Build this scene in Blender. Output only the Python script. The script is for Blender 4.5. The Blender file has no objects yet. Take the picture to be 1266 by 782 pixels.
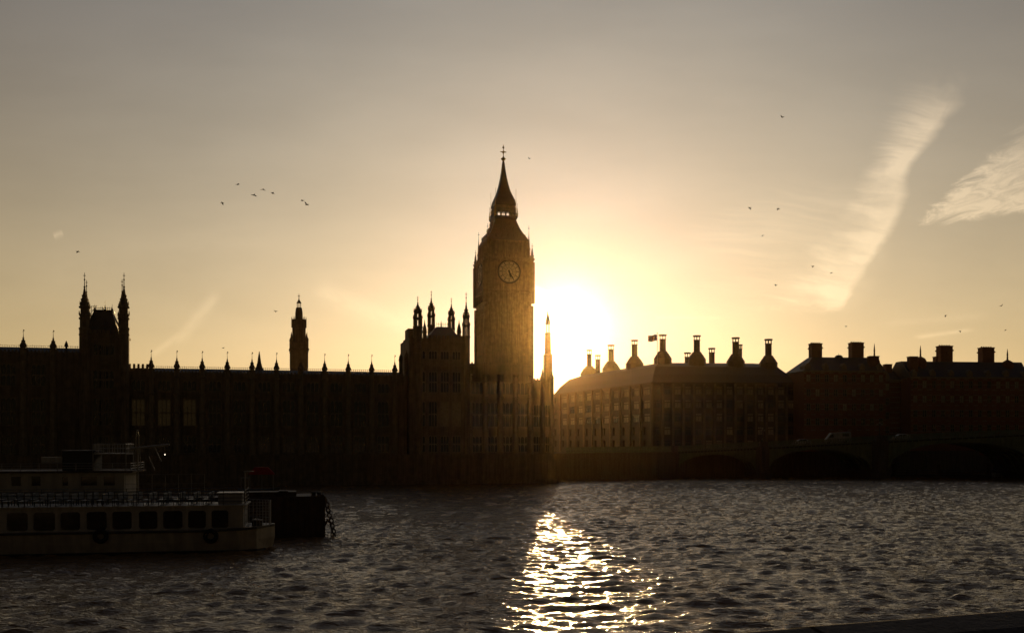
import bpy, bmesh, math, random
import numpy as np
from mathutils import Vector, Matrix
random.seed(7)
R = math.radians
SC = bpy.context.scene
COL = SC.collection

# ------------------------------------------------------------------ camera
F = 1232.0            # focal length in photo pixels (1266 wide)
H = 9.0               # eye height above the water
cam = bpy.data.cameras.new('camera'); co = bpy.data.objects.new('camera', cam); COL.objects.link(co)
cam.sensor_width = 36.0; cam.lens = 36.0 * F / 1266.0
cam.shift_y = (545 - 391) / 1266.0
cam.clip_start = 0.1; cam.clip_end = 20000
co.location = (0, 0, H); co.rotation_euler = (R(90), 0, 0)
SC.camera = co

# ------------------------------------------------------------------ view
SC.view_settings.view_transform = 'Standard'; SC.view_settings.look = 'None'
SC.view_settings.gamma = 1; SC.view_settings.use_curve_mapping = False
SC.view_settings.exposure = 0.0
SC.render.engine = 'CYCLES'
cy = SC.cycles
cy.use_denoising = True; cy.denoising_input_passes = 'RGB_ALBEDO_NORMAL'
try: cy.denoiser = 'OPENIMAGEDENOISE'
except Exception: pass
cy.max_bounces = 6; cy.diffuse_bounces = 2; cy.glossy_bounces = 3; cy.transmission_bounces = 4
cy.volume_bounces = 0; cy.caustics_reflective = False; cy.caustics_refractive = False
cy.sample_clamp_indirect = 4

# ------------------------------------------------------------------ sun + sky
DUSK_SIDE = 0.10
SUN_EL = math.degrees(math.atan((545 - 404) / F)); SUN_AZ = math.degrees(math.atan((701 - 633) / F))  # right of +Y
sd = Vector((math.sin(R(SUN_AZ)) * math.cos(R(SUN_EL)), math.cos(R(SUN_AZ)) * math.cos(R(SUN_EL)), math.sin(R(SUN_EL))))
sl = bpy.data.lights.new('sun', 'SUN'); sl.energy = 3.0; sl.angle = R(0.5); sl.color = (1.0, 0.66, 0.28)
so = bpy.data.objects.new('sun', sl); COL.objects.link(so)
so.rotation_euler = (-sd).to_track_quat('-Z', 'Y').to_euler()

W = bpy.data.worlds.new('World'); SC.world = W; W.use_nodes = True
wt = W.node_tree; wt.nodes.clear()
class NT:
    """tiny node-building helper"""
    def __init__(s, t): s.t = t
    def n(s, kind, **kw):
        nd = s.t.nodes.new(kind)
        for k, v in kw.items(): setattr(nd, k, v)
        return nd
    def put(s, nd, i, v):
        if isinstance(v, bpy.types.NodeSocket): s.t.links.new(v, nd.inputs[i])
        elif v is not None: nd.inputs[i].default_value = v
    def m(s, op, a, b=None, c=None, clamp=False):
        nd = s.n('ShaderNodeMath', operation=op); nd.use_clamp = clamp
        s.put(nd, 0, a); s.put(nd, 1, b); s.put(nd, 2, c)
        return nd.outputs[0]
    def vm(s, op, a, b=None):
        nd = s.n('ShaderNodeVectorMath', operation=op); s.put(nd, 0, a); s.put(nd, 1, b)
        return nd.outputs['Value'] if op in ('DOT_PRODUCT', 'LENGTH') else nd.outputs[0]
    def scale(s, a, f):
        nd = s.n('ShaderNodeVectorMath', operation='SCALE'); s.put(nd, 0, a); s.put(nd, 3, f); return nd.outputs[0]
    def mr(s, v, a, b, c=0.0, d=1.0, smooth=True):
        nd = s.n('ShaderNodeMapRange'); nd.interpolation_type = 'SMOOTHSTEP' if smooth else 'LINEAR'
        for i, x in enumerate((v, a, b, c, d)): s.put(nd, i, x)
        return nd.outputs[0]
    def noise(s, vec, scale, detail=4, rough=.55, dist=0.0):
        nd = s.n('ShaderNodeTexNoise'); s.put(nd, 'Vector', vec); nd.inputs['Scale'].default_value = scale
        nd.inputs['Detail'].default_value = detail; nd.inputs['Roughness'].default_value = rough
        nd.inputs['Distortion'].default_value = dist
        return nd.outputs[0]
    def comb(s, x, y, z=0.0):
        nd = s.n('ShaderNodeCombineXYZ'); s.put(nd, 0, x); s.put(nd, 1, y); s.put(nd, 2, z); return nd.outputs[0]
    def curve(s, v, pts):
        nd = s.n('ShaderNodeFloatCurve'); c = nd.mapping.curves[0]
        nd.mapping.use_clip = False
        while len(c.points) > 2: c.points.remove(c.points[1])
        c.points[0].location = pts[0]; c.points[1].location = pts[-1]
        for p in pts[1:-1]: c.points.new(*p)
        nd.mapping.update(); s.put(nd, 'Value', v); return nd.outputs[0]
N = NT(wt)
geo = N.n('ShaderNodeTexCoord'); D = geo.outputs['Generated']
sky = N.n('ShaderNodeTexSky'); sky.sky_type = 'NISHITA'; sky.sun_disc = False
sky.sun_elevation = R(SUN_EL); sky.sun_rotation = R(SUN_AZ); sky.altitude = 0
sky.air_density = 1.0; sky.dust_density = 2.5; sky.ozone_density = 1.0
sepd = N.n('ShaderNodeSeparateXYZ'); wt.links.new(D, sepd.inputs[0])
dx, dy, dz = sepd.outputs
cosg = N.vm('DOT_PRODUCT', D, tuple(sd))
ang = N.m('ARCCOSINE', N.m('MINIMUM', cosg, 0.999999))                   # angle from the sun, radians
# brightness of the clear air falls off away from the sun (dusk side of the sky is much darker)
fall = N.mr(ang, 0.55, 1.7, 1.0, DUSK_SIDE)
base = N.vm('MULTIPLY', sky.outputs[0], (.05 * .29, .05 * .28, .05 * .24))
def lobe(width, power, colr, amp=1.0):
    g = N.m('EXPONENT', N.m('MULTIPLY', N.m('POWER', N.m('DIVIDE', ang, width), power), -1.0))
    return N.scale(N.comb(*colr), N.m('MULTIPLY', g, amp))
glow = lobe(.45, 1.8, (.18, .205, .212))
glow = N.vm('ADD', glow, lobe(.11, 1.5, (.0, .02, .22)))
glow = N.vm('ADD', glow, lobe(0.027, 1.6, (1.0, 0.88, 0.60), 2.0))
glow = N.vm('ADD', glow, lobe(0.006, 4.0, (1.0, 0.9, 0.7), 120.0))
horiz = N.m('EXPONENT', N.m('MULTIPLY', N.m('ABSOLUTE', dz), -4.5))
glow = N.vm('ADD', glow, N.scale(N.comb(.565, .365, .075), horiz))
glow = N.vm('ADD', glow, (.010, .024, .062))
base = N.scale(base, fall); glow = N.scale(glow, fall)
# high thin cloud, laid out in directions of the sky dome west of the river
yy = N.m('MAXIMUM', dy, 0.05)
gu = N.m('DIVIDE', dx, yy); gv = N.m('DIVIDE', dz, yy)
front = N.mr(dy, 0.1, 0.4)
def PU(px): return (px - 633) / F
def PV(py): return (545 - py) / F
def streak(pts, fib, seed, dens, soft):
    """pts: (py, centre px, left width px, right width px, density) from top to bottom"""
    ys = [p[0] for p in pts]; v0, v1 = PV(ys[-1]), PV(ys[0])
    wy = N.m('MULTIPLY', N.m('SUBTRACT', N.noise(N.comb(N.m('MULTIPLY', gu, 9.0), N.m('MULTIPLY', gv, 14.0), seed + 4), 1.0, 3, .5), .5), .03)
    gvw = N.m('ADD', gv, wy)
    t = N.m('DIVIDE', N.m('SUBTRACT', gv, v0), v1 - v0)
    def cv(k, f): return N.curve(t, sorted([((PV(p[0]) - v0) / (v1 - v0), f(p[k])) for p in pts]))
    wob = N.m('MULTIPLY', N.m('SUBTRACT', N.noise(N.comb(seed, N.m('MULTIPLY', gv, 22.0)), 1.0, 4, .55), 0.5), 0.020)
    cx = N.m('ADD', cv(1, PU), wob)
    lw = cv(2, lambda w: w / F); rw = cv(3, lambda w: w / F); de = cv(4, lambda w: w)
    off = N.m('SUBTRACT', gu, cx)
    fn = N.noise(N.comb(N.m('MULTIPLY', gu, fib[0]), N.m('MULTIPLY', N.m('SUBTRACT', gvw, N.m('MULTIPLY', gu, fib[2])), fib[1]), seed), 1.0, 7, .62, .25)
    cloudy = N.noise(N.comb(N.m('MULTIPLY', gu, 26.0), N.m('MULTIPLY', gv, 26.0), seed + 2), 1.0, 7, .6, .4)
    left = N.mr(N.m('ADD', N.m('DIVIDE', off, lw), N.m('MULTIPLY', N.m('SUBTRACT', fn, .5), soft)), -1.15, .1)
    right = N.mr(N.m('ADD', N.m('DIVIDE', off, rw), N.m('MULTIPLY', N.m('SUBTRACT', cloudy, .5), 1.3)), 1.35, 0.25)
    ends = N.m('MULTIPLY', N.mr(N.m('ADD', t, N.m('MULTIPLY', N.m('SUBTRACT', cloudy, .5), .15)), 0.0, 0.05), N.mr(N.m('ADD', t, N.m('MULTIPLY', N.m('SUBTRACT', cloudy, .5), .3)), 1.0, 0.70))
    a = N.m('MULTIPLY', N.m('MULTIPLY', left, right), N.m('MULTIPLY', ends, de))
    tex = N.m('MULTIPLY', N.mr(fn, 0.25, 0.68, 0.62, 1.0), N.mr(cloudy, .25, .7, .6, 1.0))
    return N.m('MULTIPLY', N.m('MULTIPLY', a, tex), dens, clamp=True)
c1 = streak([(70, 1172, 70, 34, .3), (97, 1168, 62, 28, .6), (130, 1160, 62, 24, .85), (166, 1140, 54, 19, 1), (212, 1108, 40, 17, 1), (244, 1104, 60, 17, 1), (295, 1080, 95, 16, 1), (341, 1054, 105, 15, 1), (386, 1030, 90, 13, .9)],
            (11, 75, -.16), 3.1, 1.25, 1.0)
c1b = streak([(205, 1090, 110, 40, .2), (250, 1060, 170, 40, .5), (300, 1050, 190, 40, .55), (340, 1045, 170, 40, .5), (390, 1020, 150, 30, .3)],
            (7, 120, -.1), 8.7, .62, 1.8)
# right-hand fan of cirrus: runs out from a point and widens to the right
fa = N.m('SUBTRACT', gu, PU(1128)); fb = N.m('SUBTRACT', gv, PV(281))
rn = N.noise(N.comb(N.m('MULTIPLY', gu, 28.0), N.m('MULTIPLY', N.m('SUBTRACT', gv, N.m('MULTIPLY', gu, .25)), 95.0), 5.0), 1.0, 8, .68, .9)
lowe = N.m('SUBTRACT', fb, N.m('MULTIPLY', fa, 0.13))
hie = N.m('SUBTRACT', N.m('MULTIPLY', fa, 0.92), fb)
jag = N.m('MULTIPLY', N.m('SUBTRACT', rn, .5), .055)
c2 = N.m('MULTIPLY', N.mr(N.m('ADD', lowe, N.m('MULTIPLY', jag, .35)), -.002, .008), N.mr(N.m('ADD', hie, jag), -.006, .016))
c2 = N.m('MULTIPLY', c2, N.mr(rn, .25, .7, .3, 1.25)); c2 = N.m('MULTIPLY', c2, N.mr(fa, -.004, .02))
c2 = N.m('MULTIPLY', c2, N.mr(gv, PV(230), PV(130), 1.0, 0.0))
# faint ageing contrails and a small puff
def band(ax, ay, bx, by, w, amp, nz=0.3):
    a = Vector((PU(ax), PV(ay))); b = Vector((PU(bx), PV(by))); d = (b - a); L = d.length; d.normalize()
    ru = N.m('SUBTRACT', gu, a.x); rv = N.m('SUBTRACT', gv, a.y)
    al = N.m('ADD', N.m('MULTIPLY', ru, d.x), N.m('MULTIPLY', rv, d.y))
    pe = N.m('SUBTRACT', N.m('MULTIPLY', rv, d.x), N.m('MULTIPLY', ru, d.y))
    nn = N.noise(N.comb(N.m('MULTIPLY', al, 40.0), N.m('MULTIPLY', pe, 90.0), ax * .1), 1.0, 4, .6)
    pe = N.m('ADD', pe, N.m('MULTIPLY', N.m('SUBTRACT', nn, .5), w / F * 1.2))
    g = N.m('EXPONENT', N.m('MULTIPLY', N.m('POWER', N.m('ABSOLUTE', N.m('DIVIDE', pe, w / F)), 2.0), -1.0))
    e = N.m('MULTIPLY', N.mr(al, -L * .02, L * .15), N.mr(al, L * 1.02, L * .8))
    return N.m('MULTIPLY', N.m('MULTIPLY', g, e), N.m('MULTIPLY', N.mr(nn, .3, .65, .5, 1.), amp))
bands = [band(186, 440, 228, 409, 4, .30), band(214, 428, 272, 358, 7, .30), band(385, 355, 520, 408, 12, .30),
         band(480, 385, 590, 415, 14, .22), band(66, 293, 79, 288, 4, .75), band(1128, 417, 1206, 407, 2.5, .40),
         band(1085, 400, 1230, 388, 5, .12), band(805, 392, 900, 393, 2, .2), band(20, 330, 380, 290, 30, .06)]
cl = N.m('MAXIMUM', c1, c1b); cl = N.m('MAXIMUM', cl, N.m('MULTIPLY', c2, .95))
for b_ in bands: cl = N.m('MAXIMUM', cl, b_)
cl = N.m('MULTIPLY', N.m('MULTIPLY', cl, front), 1.0, clamp=True)
clcol = N.scale(N.comb(0.66, 0.49, 0.30), N.mr(ang, 0.0, 0.8, 1.25, 0.55))
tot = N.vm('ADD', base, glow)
# broad uneven veil of very thin cloud
veil = N.noise(N.comb(N.m('MULTIPLY', gu, 4.0), N.m('MULTIPLY', gv, 13.0), 1.0), 1.0, 5, .55)
tot = N.scale(tot, N.mr(veil, .3, .7, .96, 1.04))
tot = N.vm('ADD', tot, N.scale(clcol, N.m('MULTIPLY', cl, 0.52)))
# brilliant patch of cloud edge round the sun
bp = N.m('MULTIPLY', N.mr(N.m('ADD', N.m('SUBTRACT', N.m('SUBTRACT', PV(352), N.m('MULTIPLY', N.m('SUBTRACT', gu, PU(665)), .42)), gv), N.m('MULTIPLY', N.m('SUBTRACT', N.noise(N.comb(gu, gv), 45.0, 5, .6), .5), .006)), -.0005, .005),
                 N.mr(N.m('SUBTRACT', PU(752), gu), -.002, .04))
bp = N.m('MULTIPLY', N.m('MULTIPLY', bp, front), N.mr(gu, PU(640), PU(668)))
tot = N.vm('ADD', tot, N.scale(N.comb(.9, .8, .6), N.m('MULTIPLY', bp, .5)))
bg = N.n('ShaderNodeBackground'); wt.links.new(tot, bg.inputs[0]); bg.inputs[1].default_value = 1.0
ow = N.n('ShaderNodeOutputWorld'); wt.links.new(bg.outputs[0], ow.inputs[0])
W.cycles.sampling_method = 'MANUAL'; W.cycles.sample_map_resolution = 2048

# ------------------------------------------------------------------ materials
def mat(name, base, rough=.8, var=.25, scale=1.5, metallic=0., bump=0., bscale=None, emit=None, coord='Object', spec=.5, streak=0.):
    m = bpy.data.materials.new(name); m.use_nodes = True; t = m.node_tree; n = NT(t)
    b = t.nodes['Principled BSDF']
    tc = n.n('ShaderNodeTexCoord').outputs[coord]
    nz = n.noise(tc, scale, 6, .6)
    f = n.mr(nz, .3, .7, 1 - var, 1 + var, False)
    if streak:
        mp = n.n('ShaderNodeMapping'); t.links.new(tc, mp.inputs[0]); mp.inputs['Scale'].default_value = (2.2, 2.2, .12)
        f = n.m('MULTIPLY', f, n.mr(n.noise(mp.outputs[0], 1.0, 5, .6), .35, .65, 1 - streak, 1.05))
    t.links.new(n.scale(n.comb(*base), f), b.inputs['Base Color'])
    t.links.new(n.mr(nz, .3, .7, max(.02, rough - .08), min(1, rough + .08)), b.inputs['Roughness'])
    b.inputs['Metallic'].default_value = metallic
    b.inputs['Specular IOR Level'].default_value = spec
    if bump:
        bn = n.n('ShaderNodeBump'); bn.inputs['Strength'].default_value = bump; bn.inputs['Distance'].default_value = .05
        t.links.new(n.noise(tc, bscale or scale * 6, 5, .6), bn.inputs['Height']); t.links.new(bn.outputs[0], b.inputs['Normal'])
    if emit:
        b.inputs['Emission Color'].default_value = (*emit[0], 1); b.inputs['Emission Strength'].default_value = emit[1]
    return m
M = dict(
    stone=mat('limestone', (.27, .21, .14), .85, .3, .8, bump=.4, streak=.35),
    stone_pale=mat('pale_limestone', (.33, .27, .18), .85, .25, 1.2, bump=.3, streak=.2),
    slate=mat('slate', (.07, .07, .075), .6, .3, 2.0, bump=.3),
    iron=mat('cast_iron', (.05, .05, .05), .5, .25, 3., metallic=.4),
    ironroof=mat('iron_roof', (.09, .085, .08), .55, .3, 1.5, metallic=.3, bump=.2),
    gilt=mat('gilding', (.55, .36, .10), .4, .2, 3., metallic=.8),
    glass=mat('dark_glass', (.02, .022, .025), .08, .3, 4., spec=.6),
    sky_pane=mat('painted_sky_pane', (.50, .44, .34), .35, .25, 2.),  # pale pane colour stands in for sky reflected in the glass
    opal=mat('opal_glass', (.34, .31, .25), .35, .12, 2.),
    emissive=mat('emissive_pane', (.3, .25, .15), .3, .3, 1.5, emit=((1.0, .62, .22), .0045)),  # panes with a faint warm emission
    bronze=mat('bronze', (.10, .075, .05), .5, .3, 2., metallic=.5),
    brick=mat('red_brick', (.24, .10, .06), .85, .3, 2., bump=.4),
    granite=mat('granite', (.14, .12, .11), .9, .35, 5., bump=.5, streak=.3, spec=.2),
    bridge=mat('green_painted_iron', (.16, .20, .12), .55, .25, 1., bump=.15, streak=.25),
    asphalt=mat('asphalt', (.05, .05, .05), .9, .2, 3., bump=.3),
    paving=mat('paving', (.18, .17, .15), .85, .25, 1.5, bump=.3),
    white=mat('white_paint', (.42, .40, .37), .4, .12, 1.2, streak=.25),
    cream=mat('cream_paint', (.42, .38, .31), .45, .15, 1.2, streak=.2),
    hull=mat('dark_hull_paint', (.035, .035, .04), .5, .3, 1.5, bump=.2),
    rust=mat('rusty_steel', (.09, .055, .035), .7, .45, 1.5, bump=.5, streak=.4),
    rubber=mat('rubber', (.02, .02, .02), .8, .2, 4., bump=.2),
    red=mat('red_canvas', (.42, .03, .03), .8, .2, 2.),
    blue=mat('blue_cloth', (.03, .05, .22), .8, .1, 2.),
    redc=mat('red_cloth', (.45, .03, .04), .8, .1, 2.),
    whitec=mat('white_cloth', (.7, .7, .7), .8, .1, 2.),
    seat=mat('seat_plastic', (.05, .06, .07), .5, .2, 3.),
    wood=mat('varnished_wood', (.16, .08, .04), .5, .3, 2.),
    lamp=mat('lamp_glass', (.8, .8, .7), .3, .05, 2., emit=((1., .85, .65), 3.)),
    feather=mat('dark_feather', (.10, .10, .10), .8, .3, 6.),
    carpaint=mat('silver_car_paint', (.45, .45, .46), .3, .08, 2., metallic=.4),
    tyre=mat('tyre_rubber', (.02, .02, .02), .9, .2, 5.),
)
def water_mat():
    m = bpy.data.materials.new('river_water'); m.use_nodes = True; t = m.node_tree; n = NT(t); b = t.nodes['Principled BSDF']
    tc = n.n('ShaderNodeTexCoord').outputs['Object']
    b.inputs['Base Color'].default_value = (.27, .14, .035, 1); b.inputs['Roughness'].default_value = .085; b.inputs['IOR'].default_value = 1.333
    mp = n.n('ShaderNodeMapping'); t.links.new(tc, mp.inputs[0]); mp.inputs['Rotation'].default_value = (0, 0, R(14)); mp.inputs['Scale'].default_value = (.5, 1.05, 1)
    a = n.noise(mp.outputs[0], 1.3, 3, .6, .6); c = n.noise(mp.outputs[0], 4.5, 3, .65, .3)
    patch = n.mr(n.noise(tc, .045, 4, .55), .35, .65, .55, 1.35)
    hgt = n.m('MULTIPLY', n.m('ADD', n.m('MULTIPLY', a, .34), n.m('MULTIPLY', c, .13)), patch)
    bn = n.n('ShaderNodeBump'); bn.inputs['Strength'].default_value = 1.; bn.inputs['Distance'].default_value = 1.
    t.links.new(hgt, bn.inputs['Height']); t.links.new(bn.outputs[0], b.inputs['Normal'])
    return m
M['water'] = water_mat()

# ------------------------------------------------------------------ mesh builder
class MB:
    def __init__(s): s.v = []; s.f = []; s.mi = []
    def add(s, vs, fs, m=0):
        o = len(s.v); s.v += [tuple(p) for p in vs]
        for f in fs: s.f.append([o + i for i in f]); s.mi.append(m)
        return s
    def box(s, x0, x1, y0, y1, z0, z1, m=0, mtx=None):
        vs = [(x, y, z) for z in (z0, z1) for x, y in ((x0, y0), (x1, y0), (x1, y1), (x0, y1))]
        if mtx is not None: vs = [mtx @ Vector(p) for p in vs]
        return s.add(vs, [(3, 2, 1, 0), (4, 5, 6, 7), (0, 1, 5, 4), (1, 2, 6, 5), (2, 3, 7, 6), (3, 0, 4, 7)], m)
    def frust(s, cx, cy, hx0, hy0, z0, hx1, hy1, z1, m=0):
        vs = [(cx + a * hx, cy + b * hy, z) for hx, hy, z in ((hx0, hy0, z0), (hx1, hy1, z1)) for a, b in ((-1, -1), (1, -1), (1, 1), (-1, 1))]
        return s.add(vs, [(3, 2, 1, 0), (4, 5, 6, 7), (0, 1, 5, 4), (1, 2, 6, 5), (2, 3, 7, 6), (3, 0, 4, 7)], m)
    def lathe(s, cx, cy, prof, n=8, m=0, ph=None):
        """prof: (radius, z) bottom to top; n=4 with ph=45 degrees gives square plans"""
        ph = math.pi / n if ph is None else ph
        vs = []; fs = []
        for r, z in prof:
            r = max(r, 1e-3)
            vs += [(cx + r * math.cos(ph + 2 * math.pi * k / n), cy + r * math.sin(ph + 2 * math.pi * k / n), z) for k in range(n)]
        for i in range(len(prof) - 1):
            for k in range(n): fs.append((i * n + k, i * n + (k + 1) % n, (i + 1) * n + (k + 1) % n, (i + 1) * n + k))
        fs.append(tuple(range(n))[::-1]); fs.append(tuple((len(prof) - 1) * n + k for k in range(n)))
        return s.add(vs, fs, m)
    def sq(s, cx, cy, prof, m=0): return s.lathe(cx, cy, [(r * math.sqrt(2), z) for r, z in prof], 4, m, math.pi / 4)
    def tube(s, a, b, r, n=6, m=0, r2=None):
        a = Vector(a); b = Vector(b); d = (b - a).normalized(); r2 = r if r2 is None else r2
        p = d.cross(Vector((0, 0, 1)) if abs(d.z) < .9 else Vector((1, 0, 0))).normalized(); q = d.cross(p)
        vs = [c + (p * math.cos(2 * math.pi * k / n) + q * math.sin(2 * math.pi * k / n)) * rr for c, rr in ((a, r), (b, r2)) for k in range(n)]
        fs = [(k, (k + 1) % n, n + (k + 1) % n, n + k) for k in range(n)] + [tuple(range(n))[::-1], tuple(range(n, 2 * n))]
        return s.add(vs, fs, m)
    def ex(s, poly, y0, y1, m=0, mtx=None):
        """extrude an (x, z) outline along y"""
        n = len(poly); vs = [(x, y0, z) for x, z in poly] + [(x, y1, z) for x, z in poly]
        if mtx is not None: vs = [mtx @ Vector(p) for p in vs]
        return s.add(vs, [tuple(range(n)), tuple(range(n, 2 * n))[::-1]] + [((i + 1) % n, i, n + i, n + (i + 1) % n) for i in range(n)], m)
    def exz(s, poly, z0, z1, m=0):
        n = len(poly); vs = [(x, y, z0) for x, y in poly] + [(x, y, z1) for x, y in poly]
        return s.add(vs, [tuple(range(n))[::-1], tuple(range(n, 2 * n))] + [(i, (i + 1) % n, n + (i + 1) % n, n + i) for i in range(n)], m)
    def torus(s, c, R_, r, axis='y', n=16, k=8, m=0, sx=1.):
        vs = []; fs = []
        for i in range(n):
            a = 2 * math.pi * i / n
            for j in range(k):
                b = 2 * math.pi * j / k; q = R_ + r * math.cos(b)
                p = (q * math.cos(a) * sx, r * math.sin(b), q * math.sin(a))
                if axis == 'z': p = (p[0], p[2], p[1])
                if axis == 'x': p = (p[1], p[0], p[2])
                vs.append((c[0] + p[0], c[1] + p[1], c[2] + p[2]))
                fs.append((i * k + j, ((i + 1) % n) * k + j, ((i + 1) % n) * k + (j + 1) % k, i * k + (j + 1) % k))
        return s.add(vs, fs, m)
    def sph(s, c, r, n=10, m=0, sc=(1, 1, 1)):
        vs = []; fs = []; h = n // 2
        for i in range(h + 1):
            t = math.pi * i / h
            for j in range(n):
                a = 2 * math.pi * j / n
                vs.append((c[0] + r * sc[0] * math.sin(t) * math.cos(a), c[1] + r * sc[1] * math.sin(t) * math.sin(a), c[2] + r * sc[2] * math.cos(t)))
        for i in range(h):
            for j in range(n): fs.append((i * n + j, (i + 1) * n + j, (i + 1) * n + (j + 1) % n, i * n + (j + 1) % n))
        return s.add(vs, fs, m)
    def mesh(s, name, mats, smooth=False):
        me = bpy.data.meshes.new(name); me.from_pydata(s.v, [], s.f)
        for m in (mats if isinstance(mats, (list, tuple)) else [mats]): me.materials.append(m)
        me.polygons.foreach_set('material_index', s.mi)
        bm = bmesh.new(); bm.from_mesh(me); bmesh.ops.recalc_face_normals(bm, faces=bm.faces); bm.to_mesh(me); bm.free()
        if smooth: me.polygons.foreach_set('use_smooth', [True] * len(me.polygons))
        me.update(); return me
    def build(s, name, mats, parent=None, smooth=False, loc=None, rz=0, label=None):
        return link(name, s.mesh(name, mats, smooth), parent, loc, rz, label)
def link(name, me, parent=None, loc=None, rz=0, label=None):
    o = bpy.data.objects.new(name, me); COL.objects.link(o)
    if parent: o.parent = parent
    if loc: o.location = loc
    if rz: o.rotation_euler = (0, 0, rz)
    if label: o['label'] = label
    return o
def tag(o, label=None, cat=None, group=None, kind=None):
    for k, v in (('label', label), ('category', cat), ('group', group), ('kind', kind)):
        if v: o[k] = v
    return o
def thing(name, label, cat, loc=(0, 0, 0), rz=0, group=None):
    o = bpy.data.objects.new(name, None); COL.objects.link(o); o.empty_display_size = .5
    o.location = loc; o.rotation_euler = (0, 0, rz); return tag(o, label, cat, group)
def copy_tree(o, parent=None):
    c = o.copy(); COL.objects.link(c)
    if parent: c.parent = parent
    for ch in list(o.children): copy_tree(ch, c)
    return c
class Frame:
    """ground frame: origin and heading; converts sight lines into distances along its face"""
    def __init__(s, ox, oy, rz): s.o = (ox, oy); s.rz = rz; s.c = math.cos(rz); s.s = math.sin(rz)
    def u(s, px, v=0.):
        t = (px - 633) / F
        return (t * (s.o[1] + v * s.c) - s.o[0] + v * s.s) / (s.c - t * s.s)
    def z(s, px, py, v=0.):
        u = s.u(px, v); Y = s.o[1] + u * s.s + v * s.c
        return H + (545 - py) * Y / F
    def uz(s, px, py, v=0.): return s.u(px, v), s.z(px, py, v)

# gothic pieces -----------------------------------------------------
def pinnacle_prof(r, z0, z1):
    h = z1 - z0
    return [(r * .75, z0), (r * .75, z0 + h * .06), (r, z0 + h * .10), (r * 1.05, z0 + h * .2), (r * .72, z0 + h * .32), (r * .5, z0 + h * .42), (r * .2, z0 + h * .62), (r * .32, z0 + h * .65), (r * .14, z0 + h * .68), (r * .08, z0 + h * .8), (r * .05, z0 + h)]
def pinnacle_mesh(r, h, vane=True):
    b = MB(); b.lathe(0, 0, pinnacle_prof(r, 0, h), 8)
    for k in range(4):
        a = k * math.pi / 2; b.box(math.cos(a) * r * .45 - .06, math.cos(a) * r * .45 + .06, math.sin(a) * r * .45 - .06, math.sin(a) * r * .45 + .06, h * .38, h * .5)
    if vane:
        b.box(-.03, .03, -.03, .03, h, h * 1.18); b.box(-.16, .16, -.02, .02, h * 1.03, h * 1.05); b.box(0, .2, -.015, .015, h * 1.08, h * 1.15)
    return b
def turret(b, cx, cy, r, z0, zc, z1, slits=True, m=0, tiers=2):
    """octagonal turret: plain shaft z0..zc, open lantern tiers and ogee cap to z1"""
    H_ = z1 - zc
    b.lathe(cx, cy, [(r, z0), (r, zc), (r * 1.1, zc + .15), (r * 1.1, zc + .45), (r, zc + .5)], 8, m)
    z = zc + .5; rr = r
    for k in range(tiers):
        ht = H_ * (.2 if k == 0 else .13)
        if slits:
            for j in range(8):
                a = math.pi / 8 + j * math.pi / 4
                x = cx + rr * .86 * math.cos(a); y = cy + rr * .86 * math.sin(a); w = rr * .13
                b.box(x - w, x + w, y - w, y + w, z, z + ht, m)
        else: b.lathe(cx, cy, [(rr * .9, z), (rr * .9, z + ht)], 8, m)
        b.lathe(cx, cy, [(rr * .98, z + ht), (rr * 1.06, z + ht + .1), (rr * 1.02, z + ht + .3), (rr * .85, z + ht + .45)], 8, m)
        for j in range(8):
            a = math.pi / 8 + j * math.pi / 4
            b.lathe(cx + rr * 1.02 * math.cos(a), cy + rr * 1.02 * math.sin(a), [(.12, z + ht + .3), (.02, z + ht + 1.1)], 4, m)
        z += ht + .45; rr *= .85
    h = z1 - z
    b.lathe(cx, cy, [(rr, z), (rr, z + h * .05), (rr * .86, z + h * .13), (rr * .62, z + h * .24), (rr * .42, z + h * .35), (rr * .24, z + h * .48), (rr * .18, z + h * .53), (rr * .34, z + h * .55), (rr * .12, z + h * .58), (.07, z + h * .75), (.18, z + h * .78), (.06, z + h * .81), (.05, z + h)], 8, m)
    for j in range(8):
        a = math.pi / 8 + j * math.pi / 4
        for q, e in ((.12, .85), (.24, .6)):
            b.box(cx + rr * e * math.cos(a) - .09, cx + rr * e * math.cos(a) + .09, cy + rr * e * math.sin(a) - .09, cy + rr * e * math.sin(a) + .09, z + h * q, z + h * (q + .05), m)
    b.box(cx - .22, cx + .22, cy - .02, cy + .02, z + h * .9, z + h * .92, m)
def skin(b, u0, u1, z0, z1, us, zs, v0, v1, m=0):
    """wall skin with real openings: us, zs lists of (start, end)"""
    zc = z0
    for a, c in zs:
        if a > zc: b.box(u0, u1, v0, v1, zc, a, m)
        uc = u0
        for p, q in us:
            if p > uc: b.box(uc, p, v0, v1, a, c, m)
            uc = q
        if u1 > uc: b.box(uc, u1, v0, v1, a, c, m)
        zc = c
    if z1 > zc: b.box(u0, u1, v0, v1, zc, z1, m)
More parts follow.
